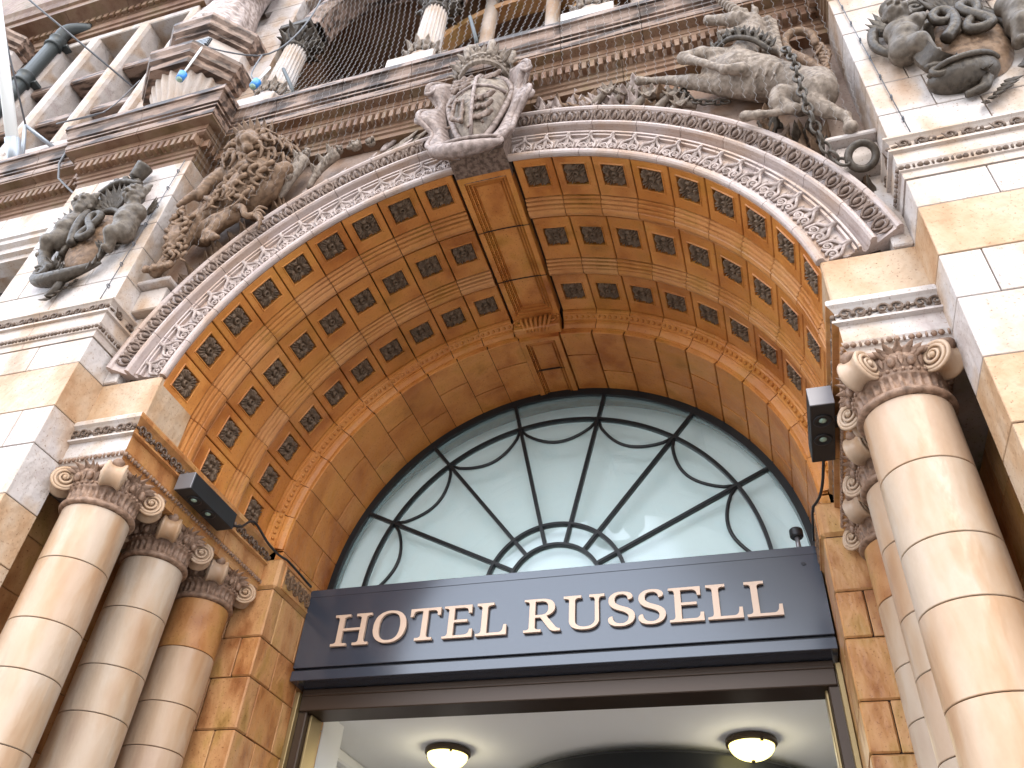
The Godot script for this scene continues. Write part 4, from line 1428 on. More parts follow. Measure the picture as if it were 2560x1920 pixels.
	while y < 5.2:
		var xs := [-5.6, -4.6, -4.0, -3.4, -3.022] if k % 2 == 0 else [-5.6, -4.9, -4.3, -3.7, -3.022]
		for i in 4: wall_block(t, xs[i], xs[i + 1], y, y + 0.155, 0.012, -0.2, "pale")
		y += 0.155
		k += 1
	# upper cornice
	t = thing("upper_cornice", "heavy moulded cornice crossing the top left corner", "cornice", v3(-3.5, 3.36, 0.0))
	var cp := [Vector2(-0.2, 3.362), Vector2(0.045, 3.362), Vector2(0.045, 3.40), Vector2(0.055, 3.405), Vector2(0.055, 3.47), Vector2(0.065, 3.475), Vector2(0.065, 3.53), Vector2(0.09, 3.54), Vector2(0.16, 3.56), Vector2(0.16, 3.62), Vector2(0.175, 3.63), Vector2(0.185, 3.68), Vector2(0.20, 3.71), Vector2(-0.2, 3.72)]
	course(t, "cornice_stone", [Vector2(-5.6, 0.0), Vector2(-1.20, 0.0)], cp, "brown", 0.42)
	var dm := bx(v3(-0.016, 3.478, 0.0), v3(0.016, 3.526, 0.022), 0.002)
	for i in 70: put(t, "dentil", dm, mats["brown%d" % (i % 4)], Transform3D(Basis.IDENTITY, v3(-4.6 + 0.048 * i, 0, 0.064)))
	put(t, "blocking", bx(v3(-5.6, 3.721, -0.3), v3(-1.2, 4.9, 0.03), 0.004), mats.brown2)
	# left bay below the cornice: window head over a dark window
	t = thing("left_bay_wall", "pale wall and moulded window head left of the narrow pier", "wall", v3(-2.6, GY, 0.0))
	for i in 5:
		wall_block(t, -3.9 + 0.43 * i, -3.47 + 0.43 * i, 1.16, 1.30, 0.062, -0.25, "pale")
	var hp := [Vector2(-0.1, 1.155), Vector2(0.02, 1.155), Vector2(0.02, 1.12), Vector2(0.01, 1.115), Vector2(0.01, 1.09), Vector2(-0.01, 1.08), Vector2(-0.01, 1.05), Vector2(-0.03, 1.045), Vector2(-0.03, 1.02), Vector2(-0.1, 1.02)]
	course(t, "window_head_stone", [Vector2(-3.9, 0.06), Vector2(-1.7755, 0.06)], hp, "pale", 0.5)
	put(t, "pane", bx(v3(-3.9, -0.4, -0.12), v3(-1.80, 1.02, -0.11), 0.001), mats.window_glass)
	put(t, "reveal", bx(v3(-1.83, -0.4, -0.4), v3(-1.7765, 1.02, 0.03), 0.003), mats.buff2)
	put(t, "room_back", bx(v3(-3.9, -0.4, -1.5), v3(-1.831, 1.3, -1.4), 0.001), mats.brown1)
	put(t, "room_ceiling", bx(v3(-3.9, 1.156, -1.399), v3(-1.831, 1.3, -0.26), 0.001), mats.ceiling)
	put(t, "lower_wall", bx(v3(-5.6, GY, -0.4), v3(-1.7765, -0.405, 0.05), 0.003), mats.buff0)
	build_corbels()

func octa(st: SurfaceTool, c: Vector3, prof: Array) -> void:
	# half octagon standing out from the wall; prof = [(radius, y)]
	var rows := []
	for k in 6:
		var a := [PI, PI - 0.3927, PI * 0.5 + 0.3927, PI * 0.5 - 0.3927, 0.3927, 0.0][k] as float
		var f := 1.0 / cos(0.3927) if k > 0 and k < 5 else 1.0
		var row := PackedVector3Array()
		for p in prof: row.append(v3(c.x + p.x * f * cos(a), p.y + c.y, c.z + p.x * f * sin(a) * (1.0 if k > 0 and k < 5 else 0.0)))
		rows.append(row)
	lattice(st, rows, 2)

func build_corbels() -> void:
	for q in [[v3(-1.49, 0.0, 0.02), "fluted half-octagonal corbel carrying a draped statue above the narrow pier"], [v3(-3.45, 1.02, 0.02), "half-octagonal stone corbel at the far upper left above the downpipe"]]:
		var c: Vector3 = q[0]
		var t := thing("corbel", q[1], "corbel", c + v3(0, 1.66, 0), "corbels of the upper storey")
		var st := nb()
		var rows := []
		for i in 14 * 6 + 1:
			var a := PI * i / 84.0
			var f: float = [0.0, 0.004, 0.012, 0.016, 0.012, 0.004][i % 6]
			var row := PackedVector3Array()
			for p in [[0.13, 1.66], [0.135, 1.74], [0.15, 1.80], [0.175, 1.86], [0.205, 1.92], [0.215, 1.955]]:
				row.append(c + v3((p[0] - f) * cos(a), p[1], (p[0] - f) * sin(a)))
			rows.append(row)
		lattice(st, rows, 0)
		put(t, "fluted_bowl", fin(st), mats.pale2)
		st = nb()
		octa(st, c, [Vector2(0.18, 1.956), Vector2(0.235, 1.957), Vector2(0.24, 1.975), Vector2(0.24, 2.0), Vector2(0.255, 2.006), Vector2(0.258, 2.03), Vector2(0.27, 2.05), Vector2(0.272, 2.075), Vector2(0.20, 2.08)])
		put(t, "lower_moulding", fin(st), mats.cornice0)
		st = nb()
		octa(st, c, [Vector2(0.205, 2.08), Vector2(0.205, 2.26)])
		put(t, "block", fin(st), mats.pale0)
		st = nb()
		octa(st, c, [Vector2(0.205, 2.26), Vector2(0.225, 2.265), Vector2(0.225, 2.29), Vector2(0.245, 2.30), Vector2(0.25, 2.33), Vector2(0.262, 2.35), Vector2(0.262, 2.375), Vector2(0.0, 2.38)])
		put(t, "upper_moulding", fin(st), mats.cornice2)
	# draped statue, its head out of the picture
	var t := thing("statue", "weathered pale stone figure in long drapery standing on the fluted corbel", "statue", v3(-1.47, 2.38, 0.12))
	var b := v3(-1.47, 2.38, 0.12)
	var pr := []
	pr.append([b + v3(0, 0.02, 0), b + v3(0.01, 0.30, 0), 0.135, 0.105])
	pr.append([b + v3(0.01, 0.30, 0), b + v3(0.0, 0.56, 0), 0.105, 0.10])
	pr.append([b + v3(0.0, 0.56, 0), b + v3(0.0, 0.74, -0.01), 0.10, 0.115])
	pr.append([b + v3(-0.09, 0.74, 0), b + v3(0.09, 0.74, 0), 0.05, 0.05])
	pr.append([b + v3(0.0, 0.78, 0), b + v3(0.0, 0.86, 0.01), 0.04, 0.04])
	pr.append([b + v3(0.0, 0.88, 0.015), b + v3(0.0, 0.94, 0.015), 0.062, 0.058])
	pr.append([b + v3(0, 0.90, 0.07), b + v3(0, 0.885, 0.078), 0.012, 0.012])
	pr.append([b + v3(-0.13, 0.72, 0.0), b + v3(-0.17, 0.52, 0.05), 0.045, 0.036])
	pr.append([b + v3(-0.17, 0.52, 0.05), b + v3(-0.06, 0.44, 0.13), 0.036, 0.03])
	pr.append([b + v3(0.13, 0.72, 0.0), b + v3(0.17, 0.5, 0.04), 0.045, 0.036])
	pr.append([b + v3(0.17, 0.5, 0.04), b + v3(0.08, 0.40, 0.13), 0.036, 0.03])
	for i in 16:
		var a := 0.2 + PI * 0.9 * i / 15.0
		var r0 := 0.145 + 0.012 * sin(i * 2.4)
		pr.append([b + v3(cos(a) * r0, 0.0, sin(a) * r0), b + v3(cos(a + 0.15) * 0.10, 0.34 + 0.08 * sin(i * 1.7), sin(a + 0.15) * 0.10), 0.018, 0.010])
	for i in 6:
		var y := 0.46 - 0.055 * i
		pr.append([b + v3(-0.11, y + 0.09, 0.05), b + v3(0.10, y - 0.06, 0.085), 0.014, 0.016])
	put(t, "figure", mb(pr, 0.0095, 0.022, 0.004, 22.0, 4), mats.carved_white)

# ---------- nets, pipes, cables, spotlights ----------
func strand(st: SurfaceTool, pts: Array, r: float) -> void:
	var rows := []
	for i in pts.size():
		var d: Vector3 = (pts[mini(i + 1, pts.size() - 1)] - pts[maxi(i - 1, 0)]).normalized()
		var a := d.cross(Vector3(0.3, 0.1, 0.95)).normalized()
		var b := d.cross(a)
		var row := PackedVector3Array()
		for k in 4:
			var t := TAU * k / 3.0
			row.append(pts[i] + (a * cos(t) + b * sin(t)) * r)
		rows.append(row)
	lattice(st, rows, 0)

func build_fittings() -> void:
	# anti-pigeon net hanging from the cornice over the spandrels
	var t := thing("bird_net", "fine pale netting hung from the cornice over the spandrel carvings", "net", v3(0, 1.65, 0.14))
	var st := nb()
	var x := -1.19
	var k := 0
	while x < 1.19:
		var pts := []
		var y1 := maxf(0.62, sqrt(maxf(0.0, 1.24 * 1.24 - x * x)) - 0.02)
		var y := 1.66
		var i := 0
		while y > y1:
			var f := (1.66 - y) / 0.8
			pts.append(v3(x + (0.0035 if i % 2 == 0 else -0.0035) + 0.004 * sin(y * 9.0 + x * 5.0), y, 0.143 - 0.035 * f + 0.006 * sin(x * 11.0 + y * 4.0)))
			y -= 0.02
			i += 1
		if pts.size() > 1: strand(st, pts, 0.0003)
		x += 0.032
		k += 1
	put(t, "mesh", fin(st), mats.net)
	t = thing("loggia_net", "sagging pale netting stretched across the dark loggia openings", "net", v3(0, 1.9, 0.11))
	st = nb()
	x = -1.1
	while x < 1.3:
		var pts := []
		for i in 50:
			var y := 1.70 + 0.026 * i
			pts.append(v3(x + 0.10 * (y - 1.7) * sin(x * 3.0) + (0.005 if i % 2 == 0 else -0.005), y, 0.105 - 0.10 * sin(clampf((y - 1.7) / 1.4, 0, 1) * PI) * (0.6 + 0.4 * sin(x * 6.0))))
		strand(st, pts, 0.0007)
		x += 0.03
	put(t, "mesh", fin(st), mats.net)
	for e in [[-0.951, 1.889, -0.862, 1.696], [-0.085, 1.902, -0.045, 1.714]]:
		t = thing("net_bracket", "short dark green rod holding the net at the cornice edge, %s" % ("near the left fluted column" if e[0] < -0.5 else "above the crowned shield"), "bracket", v3(e[2], e[3], 0.12), "net rods on the cornice")
		st = nb()
		tube(st, [v3(e[2], e[3] - 0.03, 0.10), v3(e[2], e[3], 0.12), v3(e[0], e[1], 0.135)], [0.008, 0.008, 0.008], 6)
		put(t, "rod", fin(st), mats.pipe)
	# downpipe
	t = thing("downpipe", "thick black cast-iron downpipe with collars at upper left", "pipe", v3(-2.97, 1.66, 0.08))
	st = nb()
	tube(st, [v3(-2.97, 1.66, 0.07), v3(-2.97, 2.4, 0.07), v3(-2.97, 3.36, 0.07)], [0.04, 0.04, 0.04], 16)
	put(t, "pipe", fin(st), mats.pipe)
	for y in [2.2, 2.86, 3.30]:
		st = nb()
		lathe(st, -2.97, 0.07, [Vector2(0.04, y - 0.05), Vector2(0.05, y - 0.048), Vector2(0.052, y - 0.035), Vector2(0.046, y - 0.03), Vector2(0.046, y + 0.03), Vector2(0.052, y + 0.035), Vector2(0.05, y + 0.048), Vector2(0.04, y + 0.05)], 20, 0)
		cbox(st, v3(-3.04, y - 0.012, 0.0), v3(-2.90, y + 0.012, 0.05), 0.003)
		put(t, "collar", fin(st), mats.pipe)
	st = nb()
	tube(st, spline([v3(-2.97, 3.34, 0.07), v3(-2.94, 3.42, 0.08), v3(-2.88, 3.46, 0.06), v3(-2.80, 3.47, 0.03)], 10), taper(0.043, 0.043, 10), 14)
	put(t, "elbow", fin(st), mats.pipe)
	# flagpole with stays
	var b0 := v3(-2.36, 1.74, 0.1)
	var d := v3(0.0, sin(deg_to_rad(49)), cos(deg_to_rad(49)))
	t = thing("flagpole", "white flagpole leaning out from the wall at the left edge", "flagpole", b0)
	st = nb()
	tube(st, [b0, b0 + d * 0.6, b0 + d * 1.9], [0.028, 0.027, 0.02], 14)
	put(t, "pole", fin(st), mats.pole)
	st = nb()
	tube(st, [b0 - d * 0.06, b0 + d * 0.12], [0.034, 0.034], 16)
	put(t, "socket", fin(st), mats.grey_metal)
	st = nb()
	tube(st, [v3(-2.4, 2.0, 0.15), b0 + d * 0.86], [0.005, 0.005], 6)
	put(t, "stay", fin(st), mats.wire)
	st = nb()
	tube(st, [v3(-1.83, 2.12, 0.15), b0 + d * 0.95], [0.005, 0.005], 6)
	put(t, "stay", fin(st), mats.wire)
	st = nb()
	tube(st, [v3(-2.42, 1.80, 0.03), v3(-2.4, 2.0, 0.155)], [0.012, 0.009], 6)
	tube(st, [v3(-2.30, 1.95, 0.03), v3(-2.4, 2.0, 0.155)], [0.012, 0.009], 6)
	put(t, "stay_bracket", fin(st), mats.grey_metal)
	# two blue hanging lamps
	for e in [[v3(-1.353, 1.79, 0.26), v3(-1.349, 2.08, 0.255), "blue hanging lamp in front of the fluted corbel"], [v3(-0.985, 1.66, 0.20), v3(-0.975, 1.83, 0.18), "blue hanging lamp at the cornice corner beside the loggia"]]:
		var p: Vector3 = e[0]
		var l := thing("blue_lamp", e[2], "lamp", p, "blue hanging lamps")
		st = nb()
		var ax: Vector3 = (e[1] - p).normalized()
		tube(st, [p - ax * 0.026, p + ax * 0.022], [0.016, 0.018], 14)
		put(l, "shade", fin(st), mats.blue)
		st = nb()
		tube(st, [p - ax * 0.0265, p - ax * 0.031], [0.014, 0.012], 14)
		put(l, "lens", fin(st), mats.lens)
		st = nb()
		tube(st, [p + ax * 0.022, e[1]], [0.005, 0.005], 6)
		put(l, "rod", fin(st), mats.pole)
	var wires := [["thin dark cables looping from the corbel to the loggia column", [v3(-1.40, 2.14, 0.24), v3(-1.25, 2.07, 0.2), v3(-1.10, 2.06, 0.15), v3(-1.02, 2.2, 0.12), v3(-0.98, 2.5, 0.1), v3(-0.97, 2.9, 0.1)], "wire", 0.004],
		["thin dark cable dropping from the loggia to the cornice corner", [v3(-1.10, 2.06, 0.15), v3(-1.08, 1.9, 0.17), v3(-1.03, 1.75, 0.2), v3(-0.985, 1.68, 0.2)], "wire", 0.0035],
		["thin cable trailing over the cornice below the mullioned window", [v3(-1.9, 2.3, 0.1), v3(-1.95, 2.0, 0.12), v3(-2.02, 1.8, 0.2), v3(-1.95, 1.68, 0.25), v3(-1.7, 1.665, 0.25)], "wire", 0.003]]
	for w in wires:
		t = thing("cable", w[0], "cable", w[1][0])
		st = nb()
		tube(st, spline(w[1], 24), taper(w[3], w[3], 24), 5)
		put(t, "line", fin(st), mats[w[2]])
	t = thing("cable", "thin black cable running from the cornice to the left edge of the narrow pier", "cable", v3(-1.93, 1.655, 0.17))
	st = nb()
	tube(st, [v3(-1.93, 1.655, 0.17), v3(-1.935, 1.50, 0.155), v3(-1.90, 1.40, 0.14), v3(-1.83, 1.33, 0.12), v3(-1.785, 1.29, 0.10), v3(-1.785, 1.16, 0.07)], [0.005, 0.005, 0.005, 0.005, 0.005, 0.005], 6)
	put(t, "line", fin(st), mats.wire)
	# wires with eyelets that pin the net to the piers
	for s in [-1, 1]:
		t = thing("net_wire", "thin wire with small ring eyelets down the inner edge of the %s pier" % ("narrow" if s < 0 else "broad"), "wire", v3(s * 1.25, 0.5, 0.13), "eyelet wires holding the net")
		st = nb()
		tube(st, [v3(s * 1.235, 1.30, 0.131), v3(s * 1.262, 0.49, 0.131)], [0.0016, 0.0016], 5)
		put(t, "line", fin(st), mats.wire)
		for e7 in 7:
			st = nb()
			torus(st, v3(s * lerpf(1.236, 1.262, (e7 + 0.5) / 7.0), lerpf(1.28, 0.50, (e7 + 0.5) / 7.0), 0.130), v3(0, 1, 0), v3(0, 0, 1), 0.007, 0.0022, 1.0, 12, 5)
			put(t, "eyelet", fin(st), mats.wire)
	# junction box on the corbel
	t = thing("junction_box", "small dark vent panel on the front of the corbel", "panel", v3(-1.42, 2.17, 0.24))
	put(t, "plate", bx(v3(-1.46, 2.13, 0.226), v3(-1.36, 2.20, 0.236), 0.002), mats.fitting)
	for i in 4: put(t, "slat", bx(v3(-1.455, 2.137 + 0.016 * i, 0.236), v3(-1.365, 2.145 + 0.016 * i, 0.243), 0.001), mats.grey_metal)
	# spotlights on the imposts
	for s in [-1, 1]:
		t = thing("spotlight", "black box spotlight with two lenses %s" % ("on the left impost above the columns" if s < 0 else "on the right impost beside the largest column"), "spotlight", v3(s * 0.935, -0.1, -0.32), "box spotlights on the imposts")
		put(t, "case", bx(v3(minf(s * 0.905, s * 0.965), -0.1, -0.445), v3(maxf(s * 0.905, s * 0.965), -0.042, -0.202), 0.0015), mats.fitting)
		put(t, "end_plate", bx(v3(minf(s * 0.905, s * 0.965), -0.1, -0.2015), v3(maxf(s * 0.905, s * 0.965), -0.042, -0.198), 0.001), mats.fitting_end)
		for z in [-0.265, -0.345]:
			st = nb()
			lathe(st, s * 0.935, z, [Vector2(0.024, -0.1), Vector2(0.0245, -0.1025), Vector2(0.020, -0.1035), Vector2(0.017, -0.1012)], 20, 0)
			var ri := put(t, "lens_ring", fin(st), mats.fitting)
			st = nb()
			ellip(st, v3(s * 0.935, -0.1002, z), v3(0.010, 0.004, 0.010))
			put(ri, "lens", fin(st), mats.lens)
		put(t, "arm", bx(v3(minf(s * 0.96, s * 1.0), -0.08, -0.33), v3(maxf(s * 0.96, s * 1.0), -0.06, -0.30), 0.002), mats.fitting)
		st = nb()
		tube(st, spline([v3(s * 0.945, -0.07, -0.445), v3(s * 0.94, -0.04, -0.52), v3(s * 0.955, 0.03, -0.60), v3(s * 0.945, 0.0, -0.70), v3(s * 0.93, -0.015, -0.765), v3(s * 0.912, -0.02, -0.80), v3(s * 0.909, -0.03, -0.98)], 26), taper(0.0045, 0.0045, 26), 6)
		put(t, "cable", fin(st), mats.fitting)
	t = thing("sign_camera", "small dark cylindrical camera on a stalk at the right end of the sign top", "camera", v3(0.86, -0.036, -1.03))
	st = nb()
	tube(st, [v3(0.862, -0.037, -1.03), v3(0.862, 0.02, -1.03)], [0.008, 0.008], 8)
	put(t, "stalk", fin(st), mats.fitting_end)
	st = nb()
	lathe(st, 0.862, -1.03, [Vector2(0.0, 0.016), Vector2(0.019, 0.016), Vector2(0.022, 0.02), Vector2(0.022, 0.044), Vector2(0.019, 0.048), Vector2(0.0, 0.048)], 20, 1)
	put(t, "body", fin(st), mats.fitting)

# ---------- carved beasts, shield and cartouches ----------
func links(t: Node, pts: Array, n: int, r: float, mat: Material) -> void:
	var p := spline(pts, n + 1)
	for i in n:
		var d: Vector3 = (p[i + 1] - p[i]).normalized()
		var side := d.cross(Vector3(0, 0, 1)).normalized()
		if i % 2 == 1: side = d.cross(side).normalized()
		var st := nb()
		torus(st, (p[i] + p[i + 1]) * 0.5, d, side, r, r * 0.36, 1.55, 14, 6)
		put(t, "link", fin(st), mat)

func build_sculpture() -> void:
	build_unicorn()
	build_lion()
	build_shield()
	build_foliage()

func build_unicorn() -> void:
	var t := thing("unicorn_carving", "carved grey stone unicorn with open mouth and crown collar in the right spandrel", "sculpture", v3(1.0, 0.62, 0.0))
	var z := 0.055
	var pr := []
	# trunk: chest, barrel, loin
	pr += chain([v3(0.835, 1.135, z), v3(0.895, 1.10, z), v3(0.965, 1.04, z), v3(1.03, 0.985, z), v3(1.08, 0.93, z)], [0.058, 0.078, 0.071, 0.058, 0.060])
	pr += chain([v3(0.85, 1.06, z), v3(0.93, 1.0, z)], [0.040, 0.038])
	# ribs and muscle
	for i in 7:
		var f := i / 6.0
		var a := v3(0.905, 1.165, 0.085).lerp(v3(1.03, 1.04, 0.085), f)
		pr += chain([a, a + v3(-0.024, -0.05, 0.034), a + v3(-0.055, -0.105, 0.018)], [0.003, 0.0055, 0.003])
	# haunch and hind leg to the ledge
	pr += chain([v3(1.10, 0.905, z + 0.01), v3(1.095, 0.84, z + 0.03), v3(1.072, 0.79, z + 0.03)], [0.062, 0.057, 0.034])
	pr += chain([v3(1.072, 0.79, z + 0.03), v3(1.105, 0.74, z + 0.03), v3(1.146, 0.698, z + 0.025), v3(1.148, 0.648, z + 0.02)], [0.030, 0.022, 0.014, 0.013])
	pr += chain([v3(1.148, 0.652, z + 0.02), v3(1.146, 0.636, z + 0.028)], [0.016, 0.021])
	# folded hind leg
	pr += chain([v3(1.05, 0.86, z), v3(0.995, 0.855, z + 0.035), v3(0.978, 0.83, z + 0.035)], [0.042, 0.036, 0.026])
	pr += chain([v3(0.98, 0.828, z + 0.035), v3(1.022, 0.777, z + 0.035)], [0.024, 0.014])
	pr += chain([v3(1.022, 0.777, z + 0.035), v3(0.97, 0.787, z + 0.03), v3(0.92, 0.803, z + 0.025), v3(0.882, 0.820, z + 0.02)], [0.015, 0.010, 0.013, 0.017])
	# upper foreleg: shoulder, knee, cannon back to the elbow fold
	pr += chain([v3(0.865, 1.175, z + 0.025), v3(0.79, 1.200, z + 0.045), v3(0.730, 1.190, z + 0.055)], [0.036, 0.026, 0.020])
	pr += chain([v3(0.730, 1.188, z + 0.055), v3(0.79, 1.10, z + 0.07), v3(0.850, 1.025, z + 0.07)], [0.019, 0.011, 0.014])
	pr += chain([v3(0.850, 1.025, z + 0.07), v3(0.90, 1.015, z + 0.065)], [0.014, 0.022])
	# lower foreleg reaching along the arch
	pr += chain([v3(0.84, 1.06, z), v3(0.745, 1.125, z), v3(0.67, 1.19, z - 0.01), v3(0.60, 1.228, z - 0.015), v3(0.572, 1.24, z - 0.015)], [0.034, 0.024, 0.014, 0.011, 0.017])
	# neck and head turned back
	pr += chain([v3(0.91, 1.165, z + 0.02), v3(0.96, 1.24, z + 0.03), v3(0.975, 1.31, z + 0.04)], [0.050, 0.038, 0.032])
	pr += chain([v3(0.972, 1.33, z + 0.045), v3(0.915, 1.356, z + 0.06), v3(0.868, 1.38, z + 0.06), v3(0.834, 1.398, z + 0.058)], [0.032, 0.026, 0.017, 0.018])
	pr += chain([v3(0.95, 1.295, z + 0.05), v3(0.90, 1.290, z + 0.055), v3(0.860, 1.298, z + 0.055)], [0.020, 0.010, 0.011])
	pr += chain([v3(0.830, 1.406, z + 0.062), v3(0.824, 1.388, z + 0.062)], [0.011, 0.008])
	pr += chain([v3(0.925, 1.378, z + 0.082), v3(0.955, 1.364, z + 0.078)], [0.007, 0.009])
	pr += chain([v3(0.935, 1.345, z + 0.084), v3(0.94, 1.34, z + 0.084)], [0.008, 0.007])
	pr += chain([v3(0.980, 1.35, z + 0.04), v3(0.990, 1.41, z + 0.045), v3(0.988, 1.455, z + 0.045)], [0.011, 0.012, 0.004])
	# mane locks down the neck
	for i in 13:
		var f := i / 12.0
		var a := v3(0.995, 1.365, z + 0.03).lerp(v3(0.985, 1.15, z + 0.03), f)
		pr += chain([a, a + v3(0.03, -0.005, 0.012 * (i % 2)), a + v3(0.048, -0.035, 0.0), a + v3(0.04, -0.055, 0.0)], [0.010, 0.009, 0.007, 0.003])
	put(t, "figure", mb(pr, 0.005, 0.009, 0.0012, 60.0, 2), mats.carved_grey)
	var st := nb()
	# spiral horn
	var h0 := v3(0.925, 1.378, z + 0.075)
	var h1 := v3(0.868, 1.535, z + 0.075)
	for i in 9:
		var f := i / 8.0
		ellip(st, h0.lerp(h1, f), v3(0.022 - 0.011 * f, 0.013 - 0.005 * f, 0.02 - 0.01 * f), Basis(Vector3(0, 0, 1), 0.55), 9, 6)
	put(t, "horn", fin(st), mats.carved_grey)
	# crown collar
	st = nb()
	var col := spline([v3(0.835, 1.205, 0.10), v3(0.885, 1.195, 0.135), v3(0.95, 1.155, 0.135), v3(1.0, 1.10, 0.11)], 14)
	tube(st, col, taper(0.009, 0.009, 14), 6)
	for i in 7:
		var p: Vector3 = col[i * 2]
		for s in [-1, 0, 1]:
			leaf(st, p + v3(0.004, 0.006, 0.0), v3(0.35 + s * 0.7, 0.9, 0.25), v3(0, 0, 1), 0.045, 0.010, 0.2, 2.0)
		ellip(st, p + v3(0.008, 0.018, 0.012), v3(0.008, 0.008, 0.008), Basis.IDENTITY, 6, 5)
	put(t, "crown_collar", fin(st), mats.carved_bronze)
	# tail
	st = nb()
	var tl := [v3(1.15, 0.99, 0.04), v3(1.10, 1.08, 0.06), v3(1.06, 1.16, 0.06), v3(1.06, 1.24, 0.06), v3(1.10, 1.29, 0.055), v3(1.145, 1.26, 0.05), v3(1.15, 1.18, 0.045)]
	vine(st, tl, 0.018, 0.014, 26, 8)
	for i in 9:
		var a := 0.7 * i
		vine(st, [v3(1.15, 1.2 - 0.022 * i, 0.04), v3(1.165 + 0.012 * sin(a), 1.16 - 0.022 * i, 0.055), v3(1.13 + 0.03 * sin(a), 1.12 - 0.02 * i, 0.045)], 0.010, 0.004, 8, 6)
	put(t, "tail", fin(st), mats.carved_warm)
	# chain and ring
	t = thing("carved_chain", "heavy stone chain falling from the unicorn's back to the ring on the ledge", "chain", v3(1.1, 0.5, 0.06))
	links(t, [v3(1.035, 1.055, 0.135), v3(1.045, 0.94, 0.15), v3(1.04, 0.84, 0.155), v3(1.04, 0.73, 0.145), v3(1.05, 0.646, 0.12), v3(1.064, 0.575, 0.085), v3(1.085, 0.535, 0.068), v3(1.112, 0.497, 0.065)], 17, 0.0125, mats.carved_bronze)
	st = nb()
	torus(st, v3(1.152, 0.520, 0.066), v3(0.96, 0.25, 0.1).normalized(), v3(-0.2, 0.8, 0.55).normalized(), 0.036, 0.011, 1.0, 24, 8)
	put(t, "ring", fin(st), mats.carved_bronze)
	t = thing("carved_chain", "short stone chain hanging under the unicorn's reaching foreleg", "chain", v3(0.78, 1.01, 0.03))
	links(t, [v3(0.713, 1.135, 0.03), v3(0.725, 1.08, 0.032), v3(0.745, 1.045, 0.03), v3(0.795, 1.015, 0.03), v3(0.852, 1.012, 0.02)], 9, 0.010, mats.carved_bronze)

func lock(st: SurfaceTool, pts: Array, r: float) -> void:
	var p := spline(pts, 9)
	tube(st, p, [r * 0.7, r, r * 1.05, r, r * 0.9, r * 0.75, r * 0.6, r * 0.45, r * 0.25], 6)

